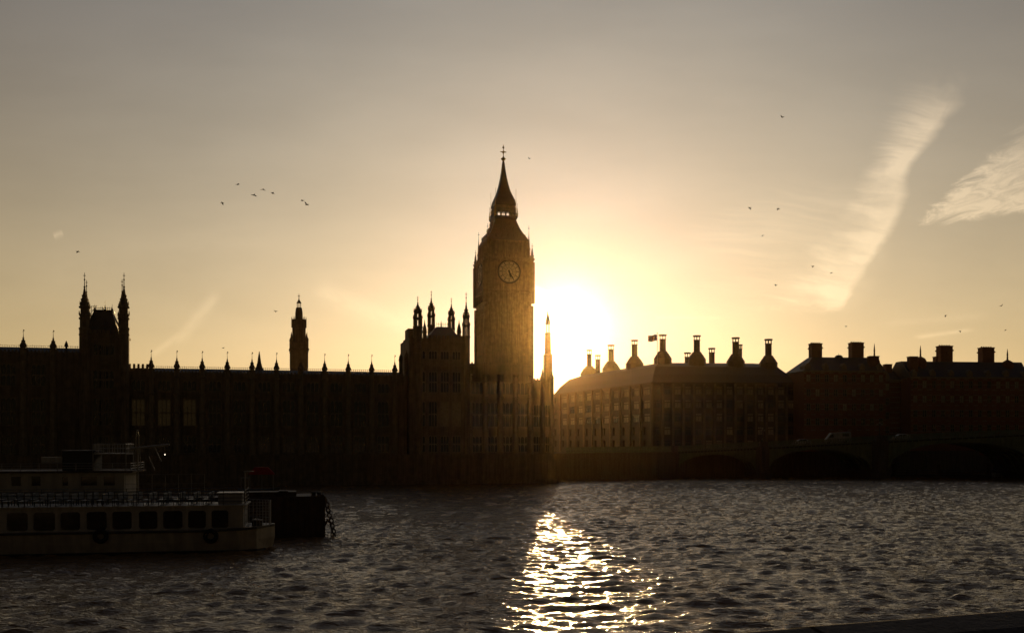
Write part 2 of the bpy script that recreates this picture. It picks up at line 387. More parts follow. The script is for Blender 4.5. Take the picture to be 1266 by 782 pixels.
def gothic_window(w, h, lights=3, transoms=1, arched=True, depth=.3):
    """frame/tracery mesh, origin at the sill centre, facing -y"""
    b = MB(); t = .10
    b.box(-w / 2, -w / 2 + t, 0, depth, 0, h); b.box(w / 2 - t, w / 2, 0, depth, 0, h)
    b.box(-w / 2 + t, w / 2 - t, 0, depth, 0, t); b.box(-w / 2 + t, w / 2 - t, 0, depth, h - t, h)
    iw = w - 2 * t
    for k in range(1, lights): x = -iw / 2 + iw * k / lights; b.box(x - .05, x + .05, .04, depth - .04, t, h - t)
    lw = iw / lights
    for j in range(1, transoms + 1):
        z = t + (h - 2 * t) * j / (transoms + 1); 
        for k in range(lights): x = -iw / 2 + iw * k / lights; b.box(x + .05, x + lw - .05, .05, depth - .05, z - .07, z + .07)
    if arched:
        tops = [h - t] + [t + (h - 2 * t) * j / (transoms + 1) - .07 for j in range(1, transoms + 1)]
        for zt in tops:
            for k in range(lights):
                x0 = -iw / 2 + lw * k + .05; x1 = x0 + lw - .1; xm = (x0 + x1) / 2; q = (x1 - x0)
                b.ex([(x0, zt), (x0, zt - q * .7), (x0 + q * .12, zt - q * .35), (xm, zt - .01)], .07, depth - .07)
                b.ex([(x1, zt), (xm, zt - .01), (x1 - q * .12, zt - q * .35), (x1, zt - q * .7)], .07, depth - .07)
    return b
def pane_mesh(w, h, y=.2): return MB().box(-w / 2 + .09, w / 2 - .09, y, y + .02, .09, h - .09)

# ================================================================== SETTING
# ground of the far bank, one sheet
PAL = Frame(0, 211.2, math.atan(.2515))
def wp(fr, u, v): return (fr.o[0] + u * fr.c - v * fr.s, fr.o[1] + u * fr.s + v * fr.c)
pe = wp(PAL, PAL.u(690), 0)
bank = [wp(PAL, -1800, 0), pe, (pe[0] - 3.2, pe[1] + 13), (34, 233.5), (44, 243.8), (52, 249), (150, 297), (1500, 960)]
def ear_sheet(poly, z):
    me = bpy.data.meshes.new('s'); bm = bmesh.new(); vs = [bm.verts.new((x, y, z)) for x, y in poly]; f = bm.faces.new(vs)
    bmesh.ops.triangulate(bm, faces=[f]); bm.to_mesh(me); bm.free(); return me
g = link('ground', ear_sheet([(x, y + 1.2) for x, y in bank] + [(1500, 2500), (-1800, 2500)], 5.0)); g.data.materials.append(M['paving'])
if g.data.polygons[0].normal.z < 0: g.data.flip_normals()
tag(g, kind='structure')
# water: one tensor grid, fine in front of the camera, coarse towards the horizon
def axis(segs):
    out = []
    for a, b_, st in segs: out += list(np.arange(a, b_, st))
    return np.array(out + [segs[-1][1]])
def water():
    far = np.concatenate([-np.geomspace(2000, 108, 22), np.arange(-105, 105.1, .28), np.geomspace(108, 2000, 22)])
    ys = np.concatenate([np.array([-60, -20, 0, 6, 14, 22, 28, 33]), np.arange(36, 62, .14), np.arange(62, 110, .24), np.arange(110, 245, .45), np.geomspace(246, 2500, 30)])
    X, Y = np.meshgrid(far, ys); Z = np.zeros_like(X)
    gx = np.gradient(far); gy = np.gradient(ys); G = np.maximum(gx[None, :] + 0 * Y, gy[:, None] + 0 * X)
    rng = np.random.RandomState(5)
    for k in range(130):
        lam = .5 * (3.4 / .5) ** rng.rand(); th = R(-98) + rng.normal(0, .45); kk = 2 * math.pi / lam
        amp = .0058 * lam ** .8 * (.5 + rng.rand()); ph = rng.rand() * 6.283
        env = 1 + .5 * np.sin(X * rng.uniform(.01, .05) + Y * rng.uniform(.01, .06) + rng.rand() * 6)
        fade = np.clip((lam / G - 1.7) / 1.7, 0, 1)
        s = np.sin(kk * (X * math.cos(th) + Y * math.sin(th)) + ph)
        Z += amp * fade * env * (s + .25 * s * s)
    nx, ny = len(far), len(ys)
    me = bpy.data.meshes.new('water'); me.vertices.add(nx * ny)
    me.vertices.foreach_set('co', np.stack([X, Y, Z], -1).astype(np.float32).ravel())
    i = np.arange(ny - 1)[:, None] * nx + np.arange(nx - 1)[None, :]
    q = np.stack([i, i + 1, i + nx + 1, i + nx], -1).reshape(-1, 4).astype(np.int32)
    me.loops.add(q.size); me.loops.foreach_set('vertex_index', q.ravel())
    me.polygons.add(len(q)); me.polygons.foreach_set('loop_start', (np.arange(len(q)) * 4).astype(np.int32))
    me.polygons.foreach_set('use_smooth', np.ones(len(q), bool)); me.update(calc_edges=True)
    me.materials.append(M['water']); return tag(link('water', me), kind='structure')
water()
# near bank: riverside pavement the camera stands on, and its granite parapet
NB = Frame(0, 3.56, R(19.95))
b = MB(); b.box(-60, 60, -30, .1, -2, 7.2)
tag(b.build('pavement', M['paving'], loc=(NB.o[0], NB.o[1], 0), rz=NB.rz), kind='structure')
t = thing('river_parapet', 'near granite river parapet with a rounded coping crossing the lower right corner', 'wall', (NB.o[0], NB.o[1], 0), NB.rz)
b = MB()
for k in range(40):
    b.box(-60 + 3 * k + .006, -57 + 3 * k - .006, -.38, .02, 7.2, 7.34); b.box(-60 + 3 * k + .006, -57 + 3 * k - .006, -.35, 0, 7.34, 7.9)
b.box(-60, 60, .12, .5, -2, 7.85); b.build('wall', M['granite'], t)
b = MB(); prof = [(-.45 + .0, 8.0 + .3)]
arc = [(-.45, 8.30), (-.45, 8.40), (-.40, 8.50), (-.28, 8.575), (-.1, 8.60), (.04, 8.57), (.13, 8.50), (.17, 8.40), (.17, 8.30)]
for k in range(34):
    x0 = -60 + k * 3.6; n = len(arc)
    j = random.uniform(-.006, .006)
    vs = [(x, y, z - .6 + j) for x in (x0 + .008, x0 + 3.592) for y, z in arc]
    b.add([(x, y, z + .275) for x, y, z in vs], [tuple(range(n)), tuple(range(n, 2 * n))[::-1]] + [(i, (i + 1) % n, n + (i + 1) % n, n + i) for i in range(n)])
b.build('coping', M['granite'], t)

# far embankment walls
def wall_line(name, label, pts, z0, z1, th, par):
    t = thing(name, label, 'wall', (*pts[0], 0))
    ox, oy = pts[0]; b = MB(); c = MB()
    for (ax, ay), (bx, by) in zip(pts, pts[1:]):
        L = math.hypot(bx - ax, by - ay); rz = math.atan2(by - ay, bx - ax)
        mt = Matrix.Translation((ax - ox, ay - oy, 0)) @ Matrix.Rotation(rz, 4, 'Z')
        b.box(0, L, .0, th, z0, z1, 0, mt); b.box(0, L, -.25, 0, z0, 1.2, 0, mt); b.box(0, L, -.12, -.0, z1 - 1.3, z1 - 1.0, 0, mt)
        c.box(-.05, L + .05, -.12, th + .1, z1, z1 + .18, 0, mt)
        k = 0
        while k * 12 < L: b.box(k * 12, k * 12 + .9, -.16, -.003, 1.2, z1 - 1.3, 0, mt); k += 1
    b.build('wall', M['granite'], t); c.build('coping', M['granite'], t); return t
wall_line('embankment_wall', 'granite embankment wall between the palace terrace and the bridge', bank[1:5], -3, 6.1, 1.1, True)
wall_line('embankment_wall', 'granite embankment wall running on beyond the bridge below the brick offices', bank[4:7], -3, 6.1, 1.1, True)

# ================================================================== PALACE
palace = thing('palace', 'long gothic stone palace with rows of pinnacles standing along the far river bank', 'palace', (0, 211.2, 0), PAL.rz)
VF = 8.0
u_ = lambda px, v=VF: PAL.u(px, v)
z_ = lambda px, py, v=VF: PAL.z(px, py, v)
uL = u_(-330); uE = u_(690, 0) - .6
# terrace with river wall
b = MB(); b.box(uL, uE, 0, VF, -3, 5.15); b.box(uL, uE + .2, -.3, 0, -3, .9); b.box(uL, uE + .15, -.15, .35, 5.15, 6.1)
b.box(uL, uE + .15, -.22, .42, 6.1, 6.28)
k = uL
while k < uE: b.box(k, k + .8, -.45, -.003, .9, 6.45); k += 4.8
b.build('terrace', M['stone'], palace)
zm = z_(300, 457.5); zw = z_(50, 431)
uT0, uT1 = u_(97), u_(160)
bays = np.linspace(u_(187), u_(488), 11)
pitch = bays[1] - bays[0]
TIERS = [(6.6, 10.2), (12.1, 17.6), (19.2, 21.4)]
wmesh = {}
def win_unit(w, h, li, tr, arched, depth=.3):
    key = (round(w, 2), round(h, 2), li, tr, arched)
    if key not in wmesh: wmesh[key] = (gothic_window(w, h, li, tr, arched, depth).mesh('window', M['stone_pale']), pane_mesh(w, h).mesh('pane', M['glass']), pane_mesh(w, h).mesh('pane', M['emissive']), pane_mesh(w, h).mesh('pane', M['sky_pane']))
    return wmesh[key]
def put_window(parent, u, v, z, w, h, li=3, tr=1, arched=True, look=0, rz=0, label=None, lift=.02):
    me = win_unit(w, h, li, tr, arched)
    o = link('window', me[0], parent, (u, v, z), rz, label); link('pane', me[1 + look], o)
    return o
def facade(parent, u0, u1, edges, v, ztop, name, tiers, ww, back=14, emissive=()):
    b = MB(); b.box(u0, u1, v + .5, v + back, 5, ztop - .25)
    us = [((a + c) / 2 - ww / 2, (a + c) / 2 + ww / 2) for a, c in zip(edges, edges[1:])]
    skin(b, u0, u1, 5.0, ztop - .6, us, tiers, v, v + .5)
    for zz in [t[0] - .35 for t in tiers] + [tiers[-1][1] + .5, ztop - .8]:
        b.box(u0, u1, v - .14, v - .002, zz - .1, zz + .12)
    # carved panels between the tiers
    for (p, q) in us:
        for (a, c), (d, e) in zip(tiers, tiers[1:]):
            for k in range(4):
                x = p + (q - p) * (k + .5) / 4; b.box(x - .07, x + .07, v - .06, v - .002, c + .25, d - .55)
    # pierced parapet with small merlons
    b.box(u0, u1, v + .002, v + .3, ztop - .6, ztop - .35)
    x = u0
    while x < u1 - .3: b.box(x, x + .34, v + .02, v + .26, ztop - .35, ztop + .05); x += .68
    w = b.build(name, M['stone'], parent)
    for (p, q), i in zip(us, range(len(us))):
        for j, (a, c) in enumerate(tiers):
            put_window(parent, (p + q) / 2, v + .1, a, q - p, c - a, 3, 1 if c - a > 3 else 0, True, 1 if (i, j) in emissive else 0)
    return w
def roof_block(parent, u0, u1, v0, v1, z0, z1, crest=True):
    b = MB(); vm = (v0 + v1) / 2
    b.add([(u0, v0, z0), (u1, v0, z0), (u1, v1, z0), (u0, v1, z0), (u0 + .1, vm - 2.2, z1), (u1 - .1, vm - 2.2, z1), (u1 - .1, vm + 2.2, z1), (u0 + .1, vm + 2.2, z1)],
          [(0, 1, 5, 4), (1, 2, 6, 5), (2, 3, 7, 6), (3, 0, 4, 7), (4, 5, 6, 7), (3, 2, 1, 0)])
    o = b.build('roof', M['ironroof'], parent)
    if crest:
        c = MB(); c.box(u0 + .1, u1 - .1, vm - 2.25, vm - 2.2, z1 + .3, z1 + .36); x = u0 + .1
        while x < u1 - .2: c.box(x, x + .07, vm - 2.25, vm - 2.2, z1 - .02, z1 + .5); x += .42
        c.build('ridge_cresting', M['iron'], o)
    return o
# main river front
facade(palace, uT1 - .3, u_(503), [bays[0] - pitch] + list(bays), VF, zm - .3, 'river_front', TIERS, pitch * .52, emissive=((0, 1), (1, 1), (2, 1)))
roof_block(palace, uT1, u_(503), VF + 1.0, VF + 13, zm - .9, PAL.z(300, 456.6, VF + 4.8))
pin = pinnacle_mesh(.62, z_(250, 437) - zm - .0).mesh('pinnacle', M['stone'])
bu = MB()
bu.lathe(0, 0, [(.75, 5.15), (.75, 11.2), (.62, 11.5), (.62, 18.3), (.55, 18.6), (.55, zm - .3), (.72, zm - .15), (.72, zm)], 8)
for zz in (8.4, 11.3, 14.6, 18.4, 21.8): bu.lathe(0, 0, [(.7, zz), (.82, zz + .1), (.82, zz + .22), (.7, zz + .3)], 8)
bum = bu.mesh('buttress', M['stone_pale'])
for k, u in enumerate(bays):
    bo = link('buttress', bum, palace, (u, VF - .1, 0)); link('pinnacle', pin, bo, (0, 0, zm))
# small spirelet and the crenellated block beside the tower
b = MB(); u, z = u_(320.5, 14), z_(320.5, 434, 14); zb = z_(320.5, 458, 14)
b.lathe(u, 14, [(.95, zb - 2), (.95, zb + .3), (.7, zb + .8), (.45, zb + 1.6), (.28, zb + 2.8), (.05, z)], 8)
for a in range(4): b.lathe(u + .7 * math.cos(a * 1.57 + .78), 14 + .7 * math.sin(a * 1.57 + .78), [(.14, zb), (.14, zb + .6), (.02, zb + 1.4)], 4)
b.build('roof_spirelet', M['stone'], palace)
b = MB(); ua, ub = u_(159, 9), u_(183.5, 9); zb = z_(170, 455, 9); zt = z_(170, 449.5, 9)
b.box(ua, ub, 8.9, 13, zm - 2, zb); n = 5; w = (ub - ua) / (2 * n - 1)
for k in range(n): b.box(ua + 2 * k * w, ua + (2 * k + 1) * w, 8.9, 9.4, zb, zt)
b.build('crenellated_block', M['stone'], palace)
# left wing (taller)
pw = u_(66) - u_(29); ew = [u_(66) + (i + .0) * pw for i in range(-7, 1)]
TW = [(6.6, 10.2), (12.1, 17.6), (19.8, 24.2)]
facade(palace, uL, uT0 + .3, ew, VF, zw - .3, 'wing_front', TW, pw * .5, emissive=())
roof_block(palace, uL, uT0 + .3, VF + 1.0, VF + 13, zw - .9, PAL.z(50, 429.5, VF + 4.8))
pinw = pinnacle_mesh(.68, z_(50, 411) - zw).mesh('pinnacle', M['stone'])
bw = MB(); bw.lathe(0, 0, [(.8, 5.15), (.8, 11.2), (.66, 11.5), (.66, 18.8), (.6, 19.1), (.6, zw - .3), (.78, zw - .15), (.78, zw)], 8)
for zz in (8.4, 11.3, 14.6, 18.9, 24.8): bw.lathe(0, 0, [(.75, zz), (.88, zz + .1), (.88, zz + .22), (.75, zz + .3)], 8)
bwm = bw.mesh('buttress', M['stone_pale'])
for u in ew:
    bo = link('buttress', bwm, palace, (u, VF - .1, 0)); link('pinnacle', pinw, bo, (0, 0, zw))
b = MB(); u = u_(82, 10); z = z_(82, 421, 10); b.lathe(u, 10, [(.22, zw - 1), (.22, zw + .6), (.42, zw + .8), (.3, zw + 1.3), (.05, z)], 6); b.build('roof_vent', M['iron'], palace)

# twin-turreted river tower
VT = VF - 1.2
tw = link('river_tower', None, palace, (0, 0, 0), 0, 'square tower with tall corner turrets and a truncated pyramid roof')
b = MB(); a, c = u_(103.5, VT), u_(152.5, VT); zt = z_(128, 414.5, VT)
b.box(a, c, VT + .5, VT + 9.5, 5.16, zt)
cu = (a + c) / 2; wu = c - a
TT = [(6.6, 10.2), (12.1, 17.6), (19.4, 23.2), (26.0, zt - 1.6)]
usT = [(a + 1.7, a + 3.4), (cu - .95, cu + .95), (c - 3.4, c - 1.7)]
skin(b, a, c, 5.16, zt - .2, usT, TT, VT, VT + .5)
for zz in (11.2, 18.6, 24.6, zt - .6, zt): b.box(a - .2, c + .2, VT - .2, VT - .002, zz - .12, zz + .15)
b.box(a - .25, c + .25, VT - .25, VT + 9.7, zt, zt + .4)
for k in range(9):
    x = a + wu * (k + .5) / 9; b.box(x - .3, x + .3, VT - .1, VT + .2, zt + .4, zt + 1.1)
b.build('tower_wall', M['stone'], tw)
for p, q in usT:
    for lo, hi in TT: put_window(tw, (p + q) / 2, VT + .1, lo, q - p, hi - lo, 2, 1 if hi - lo > 3 else 0)
def px2(px, v): return PAL.u(px, v)
for i, (px, ty, v, r) in enumerate(((104.5, 337, VT, 1.0), (153.3, 337, VT, 1.03), (107.0, 346, VT + 9.3, .8), (151, 345, VT + 7, .85))):
    b = MB(); turret(b, px2(px, v), v, r, 5.16 if v == VT else 24, z_(px, 408, v), z_(px, ty, v), slits=False)
    for py in (395, 381, 415): zz = z_(px, py, v); b.lathe(px2(px, v), v, [(r, zz), (r * 1.09, zz + .12), (r * 1.09, zz + .3), (r, zz + .4)], 8)
    b.build('turret', M['stone'], tw)
b = MB(); zr0, zr1 = zt + .4, z_(128, 385.5, VT + 4.5); hx0 = wu / 2 - .2
um = px2(128.8, VT + 4.7); htx = (px2(140, VT + 4.7) - px2(118, VT + 4.7)) / 2
b.frust(um, VT + 4.7, hx0, 4.0, zr0, htx, 1.7, zr1); b.box(um - htx - .12, um + htx + .12, VT + 4.7 - 1.85, VT + 4.7 + 1.85, zr1, zr1 + .25)
for k in (-1, 0, 1): b.frust(um + k * 2.3, VT + 4.7 - 3.0, .55, .7, zr0 + .3, .3, .3, zr0 + 2.2)
b.build('tower_roof', M['ironroof'], tw)
b = MB(); x = -htx
while x <= htx: b.box(um + x - .03, um + x + .03, VT + 2.9, VT + 2.96, zr1 + .25, zr1 + .9); x += .33
b.box(um - htx, um + htx, VT + 2.9, VT + 2.96, zr1 + .55, zr1 + .62)
for px, py, r in ((118.5, 377, .16), (140, 377, .2), (130, 371, .3), (126.5, 379, .14), (133, 380, .14)):
    x = px2(px, VT + 4.7); zt_ = z_(px, py, VT + 4.7); hh = zt_ - zr1
    b.lathe(x, VT + 4.7 if px > 125 and px < 135 else VT + 3.2, [(r, zr1 + .1), (r * 1.3, zr1 + hh * .25), (r * .5, zr1 + hh * .4), (.04, zr1 + hh * .6), (.03, zt_)], 6)
b.build('roof_cresting', M['iron'], tw)
# scaffold between left turret and roof
b = MB()
for px in (112.5, 115.5, 118): x = px2(px, VT + 2); b.tube((x, VT + 2, zt + .4), (x + .1, VT + 2, z_(px, 378, VT + 2)), .05, 5)
for py in (398, 391, 384, 379): z = z_(115, py, VT + 2); b.tube((px2(111, VT + 2), VT + 2, z), (px2(120, VT + 2), VT + 2, z + .25), .045, 5)
for py in (398, 388): z = z_(115, py, VT + 2); b.tube((px2(111.5, VT + 2), VT + 2, z), (px2(119, VT + 2), VT + 2, z + 1.6), .04, 5)
b.build('scaffold', M['iron'], tw)

# speaker's tower with four lantern turrets
st = link('end_tower', None, palace, (0, 0, 0), 0, 'broad square tower with four open lantern turrets')
VS = VF - 1.5
a, c = u_(506, VS), u_(579, VS); zt = z_(545, 407, VS + 4); cu = (a + c) / 2
b = MB(); b.box(a, c, VS + .5, VS + 14, 5.16, zt - 2.4)
TS = [(6.6, 10.2), (12.1, 17.6), (19.4, 24.0), (26.5, zt - 5.0)]
usS = [(a + (c - a) * f - .95, a + (c - a) * f + .95) for f in (.2, .4, .6, .8)]
skin(b, a, c, 5.16, zt - 2.4, usS, TS, VS, VS + .5)
for zz in (11.2, 18.6, 25.3, zt - 3.4): b.box(a - .2, c + .2, VS - .2, VS - .002, zz - .12, zz + .15)
for k in range(13):
    x = a + (c - a) * (k + .5) / 13; b.box(x - .33, x + .33, VS, VS + .4, zt - 2.4, zt - 1.7)
b.box(u_(501.5, VS + 6), u_(510, VS + 6), VS + 2, VS + 10, 20, z_(505, 419, VS + 6)); b.box(u_(503, VS + 6), u_(510, VS + 6), VS + 4, VS + 9, 20, z_(505, 407, VS + 6))
b.build('tower_wall', M['stone'], st)
for p, q in usS:
    for j, (lo, hi) in enumerate(TS): put_window(st, (p + q) / 2, VS + .1, lo, q - p, hi - lo, 3, 1 if hi - lo > 3 else 0, True, 1 if (j == 1 and p > cu and p < cu + 3) else 0)
for px, ty, zc, v, r in ((516.5, 366, 406, VS + .5, 1.0), (576.3, 361, 418, VS + .5, .84), (533.2, 359, 404, VS + 11, .86), (558, 368, 408, VS + 11, .82)):
    b = MB(); turret(b, u_(px, v), v, r, 5.16 if v < VS + 1 else 22, z_(px, zc, v), z_(px, ty, v), slits=True, tiers=2); b.build('turret', M['stone'], st)
for px, ty, w in ((525, 395, .45), (567.5, 395, .45), (571, 420, .3)):
    v = VS + 4; b = MB(); zt_ = z_(px, ty, v); zz = z_(px, ty + 30, v); b.lathe(u_(px, v), v, [(w * 1.3, zz - 4), (w * 1.2, zz), (w, zt_ - 3), (w * 1.25, zt_ - 2.8), (w * .9, zt_ - 1.8), (w * .3, zt_ - .8), (.04, zt_)], 8); b.build('pinnacle', M['stone'], st)
b = MB(); rx0, rx1 = u_(523, VS + 6), u_(566, VS + 6); r0, r1 = u_(539, VS + 6), u_(555, VS + 6); z0, z1 = zt - 2.5, z_(547, 404.5, VS + 6)
b.add([(rx0, VS + 1, z0), (rx1, VS + 1, z0), (rx1, VS + 12, z0), (rx0, VS + 12, z0), (r0, VS + 5, z1), (r1, VS + 5, z1), (r1, VS + 8, z1), (r0, VS + 8, z1)], [(0, 1, 5, 4), (1, 2, 6, 5), (2, 3, 7, 6), (3, 0, 4, 7), (4, 5, 6, 7), (3, 2, 1, 0)])
b.build('tower_roof', M['ironroof'], st)
b = MB(); x = r0
while x < r1: b.box(x - .03, x + .03, VS + 5, VS + 5.06, z1, z1 + 1.0); x += .4
b.box(r0, r1, VS + 5, VS + 5.06, z1 + .5, z1 + .57); b.lathe(u_(545.5, VS + 6), VS + 6, [(.14, z1), (.03, z_(545.5, 396, VS + 6))], 6); b.build('roof_cresting', M['iron'], st)
# small pinnacles left of the tower
for px, ty, r in ((495.5, 434, .42), (502.2, 432, .42)):
    v = VF + .8; zt_ = z_(px, ty, v); b = MB(); b.lathe(u_(px, v), v, [(r, zm - 3), (r, zt_ - 2.2), (r * 1.2, zt_ - 2.0), (r * .9, zt_ - 1.2), (r * .3, zt_ - .6), (.04, zt_)], 8); b.build('pinnacle', M['stone'], palace)
# north return between the end tower and the bridge
a, c = u_(579), u_(657); zt = z_(586, 447.5)
en = list(np.linspace(a + .3, c - .3, 5))
facade(palace, a, c, en, VF, zt, 'north_front', [(6.6, 10.2), (12.1, 17.6), (19.2, 22.0)], 2.9, back=26)
for u in en: link('buttress', bum, palace, (u, VF - .1, 0))
roof_block(palace, a, c - .3, VF + 2, VF + 24, zt - .5, zt + .02, crest=False)
c2 = u_(684); za = z_(684, 468)
facade(palace, c + .02, c2, list(np.linspace(c + .5, c2 - .3, 3)), VF + .4, za, 'low_north_front', [(6.6, 10.2), (12.1, 17.2)], 2.0, back=20)
for u in np.linspace(c + .5, c2 - .3, 3)[1:]: MB().lathe(u, VF + .3, [(.6, 5.15), (.6, 11), (.5, 11.3), (.5, za), (.62, za + .1), (.3, za + .8), (.05, za + 2.2)], 8).build('buttress', M['stone_pale'], palace)

# spire tower behind the river front
SP = Frame(0, 262, PAL.rz)
us = SP.u(369.6); x, y = wp(SP, us, 0)
t = thing('spire_tower', 'slim stepped stone lantern tower with a needle top rising behind the long palace roof', 'tower', (x, y, 0), PAL.rz)
mp = y / F; zz = lambda py: H + (545 - py) * mp
hw = lambda w: w * mp / 1.214 / 2
b = MB(); b.sq(0, 0, [(hw(25), 5), (hw(25), zz(425)), (hw(24), zz(423.5))]); b.sq(0, 0, [(hw(29), zz(433)), (hw(29), zz(431.5))])
for q in (0, 1, 2, 3):
    mt = Matrix.Rotation(q * math.pi / 2, 4, 'Z')
    for x in (-1.3, 1.3): b.box(x - .35, x + .35, -hw(25) - .12, -hw(25) + .05, zz(455), zz(436), 0, mt)
b.build('lower_stage', M['stone'], t)
b = MB(); b.lathe(0, 0, [(hw(17) * 1.25, zz(425)), (hw(17) * 1.25, zz(397)), (hw(19) * 1.25, zz(396.5)), (hw(19) * 1.2, zz(395))], 8)
for j in range(8):
    a = j * math.pi / 4; b.lathe(hw(18) * 1.15 * math.cos(a), hw(18) * 1.15 * math.sin(a), [(.2, zz(405)), (.2, zz(395)), (.03, zz(391))], 4)
b.build('octagon_stage', M['stone'], t)
b = MB(); b.lathe(0, 0, [(hw(10.5) * 1.2, zz(396)), (hw(9.5) * 1.2, zz(386)), (hw(8) * 1.2, zz(381)), (hw(6) * 1.2, zz(380))], 8)
for j in range(4):
    a = j * math.pi / 2; b.box(.42 * math.cos(a) - .09, .42 * math.cos(a) + .09, .42 * math.sin(a) - .09, .42 * math.sin(a) + .09, zz(380), zz(374.5))
b.lathe(0, 0, [(.65, zz(374.5)), (.35, zz(372)), (.12, zz(370)), (.05, zz(363))], 8); b.box(-.3, .3, -.03, .03, zz(366), zz(365.4)); b.build('lantern', M['stone'], t)
for sx in (-1, 1):
    for sy in (-1, 1): MB().lathe(sx * hw(22.5), sy * hw(22.5), [(.42, zz(436)), (.42, zz(421)), (.5, zz(420)), (.2, zz(417)), (.04, zz(411))], 8).build('pinnacle', M['stone'], t)

# ================================================================== CLOCK TOWER
DT = 312.0; mp = DT / F; zc = lambda y: H + (545 - y) * mp; hc = lambda px: px * mp / 1.2135
ct = thing('clock_tower', 'tall gothic clock tower with round dials and a slender pointed spire, the highest building', 'clock tower', ((622.3 - 633) / F * DT, DT, 0), PAL.rz)
Q = [Matrix.Rotation(k * math.pi / 2, 4, 'Z') for k in range(4)]
hs = hc(33.6)
b = MB(); b.sq(0, 0, [(hs + .5, 5), (hs + .5, 9), (hs, 9.6), (hs, zc(380))])
for mt in Q:
    for k in range(-4, 5):
        x = k * hs / 4.6
        if abs(k) < 4: b.box(x - .17, x + .17, -hs - .28, -hs + .02, 10, zc(384), 0, mt)
    for zz in (16, 22.5, 29, 35.5, 42, 48): b.box(-hs, hs, -hs - .2, -hs + .02, zz, zz + .35, 0, mt)
    for sx in (-1, 1): b.box(sx * hs - .75, sx * hs + .75, -hs - .45, -hs + .4, 5, zc(381), 0, mt)
b.build('shaft', M['stone'], ct)
hk = hc(35.0)
b = MB(); b.sq(0, 0, [(hs, zc(382)), (hk, zc(376)), (hk, zc(366)), (hk + .3, zc(365.5)), (hk + .3, zc(363.5)), (hk, zc(363)), (hk, zc(328)), (hk + .45, zc(327)), (hk + .6, zc(325)), (hk + .6, zc(323.5)), (hk, zc(322.8))])
zcl = zc(340.5); rc = 3.35
for mt in Q:
    b.box(-hk + 1.1, -rc - .35, -hk - .25, -hk + .01, zc(362), zc(329), 0, mt); b.box(rc + .35, hk - 1.1, -hk - .25, -hk + .01, zc(362), zc(329), 0, mt)
    b.box(-rc - .35, rc + .35, -hk - .25, -hk + .01, zc(362), zcl - rc - .4, 0, mt); b.box(-rc - .35, rc + .35, -hk - .25, -hk + .01, zcl + rc + .4, zc(329), 0, mt)
    for k in range(-6, 7): b.box(k * 1.05 - .12, k * 1.05 + .12, -hk - .32, -hk + .01, zc(376), zc(367), 0, mt)
    for sx in (-1, 1): b.box(sx * hk - .8, sx * hk + .8, -hk - .35, -hk + .5, zc(378), zc(328), 0, mt)
b.build('clock_stage', M['stone'], ct)
for q in range(4):
    b = MB(); n = 48; pts = [(rc * math.cos(2 * math.pi * k / n), rc * math.sin(2 * math.pi * k / n)) for k in range(n)]
    b.ex(pts, -.12, .02)
    f = b.build('clock_face', M['opal'], ct)
    f.matrix_local = Q[q] @ Matrix.Translation((0, -hk - .05, zcl))
    b = MB(); b.torus((0, -.14, 0), rc + .12, .2, 'y', 48, 6); b.torus((0, -.15, 0), rc * .66, .06, 'y', 40, 5); b.torus((0, -.15, 0), rc * .93, .05, 'y', 40, 5); b.torus((0, -.15, 0), rc * .3, .05, 'y', 24, 5)
    for k in range(12):
        a = k * math.pi / 6; mt = Matrix.Rotation(a, 4, 'Y')
        b.box(-.1, .1, -.19, -.12, rc * .70, rc * .9, 0, mt); b.box(-.03, .03, -.16, -.12, rc * .32, rc * .64, 0, mt)
        for d_ in (-.12, .12): b.box(-.02, .02, -.16, -.12, rc * .34, rc * .62, 0, mt @ Matrix.Rotation(d_, 4, 'Y'))
    b.build('dial_tracery', M['iron'], f)
    for L, w, hr in ((2.05, .26, 5 + 25 / 60), (3.1, .16, 5.0)):
        mt = Matrix.Rotation(hr / 12 * 2 * math.pi, 4, 'Y')
        MB().ex([(-w, -.5), (w, -.5), (w * .8, L * .8), (0, L), (-w * .8, L * .8)], -.27 - (.06 if w < .2 else 0), -.22 - (.06 if w < .2 else 0), 0, mt).build('clock_hand', M['iron'], f)
hb = hc(31)
b = MB(); b.sq(0, 0, [(hb - .6, zc(323)), (hb - .6, zc(302))])
for mt in Q:
    for k in range(8):
        x = -hb + (2 * hb) * k / 7; b.box(x - .32, x + .32, -hb - .08, -hb + .7, zc(323), zc(304.5), 0, mt)
    b.box(-hb - .1, hb + .1, -hb - .18, -hb + .7, zc(304.5), zc(301.5), 0, mt); b.box(-hb, hb, -hb - .12, -hb + .7, zc(323.4), zc(319), 0, mt)
    for k in range(14): x = -hk + 2 * hk * (k + .5) / 14; b.box(x - .12, x + .12, -hk - .35, -hk - .2, zc(323.5), zc(320), 0, mt)
b.build('belfry', M['stone'], ct)
b = MB(); b.sq(0, 0, [(hc(31.5), zc(302)), (hc(30.5), zc(300)), (hc(28.6), zc(297)), (hc(23.5), zc(290)), (hc(20.3), zc(284.6)), (hc(17.5), zc(278.5)), (hc(15.8), zc(274)), (hc(17.6), zc(271.5)), (hc(17.6), zc(269.5))])
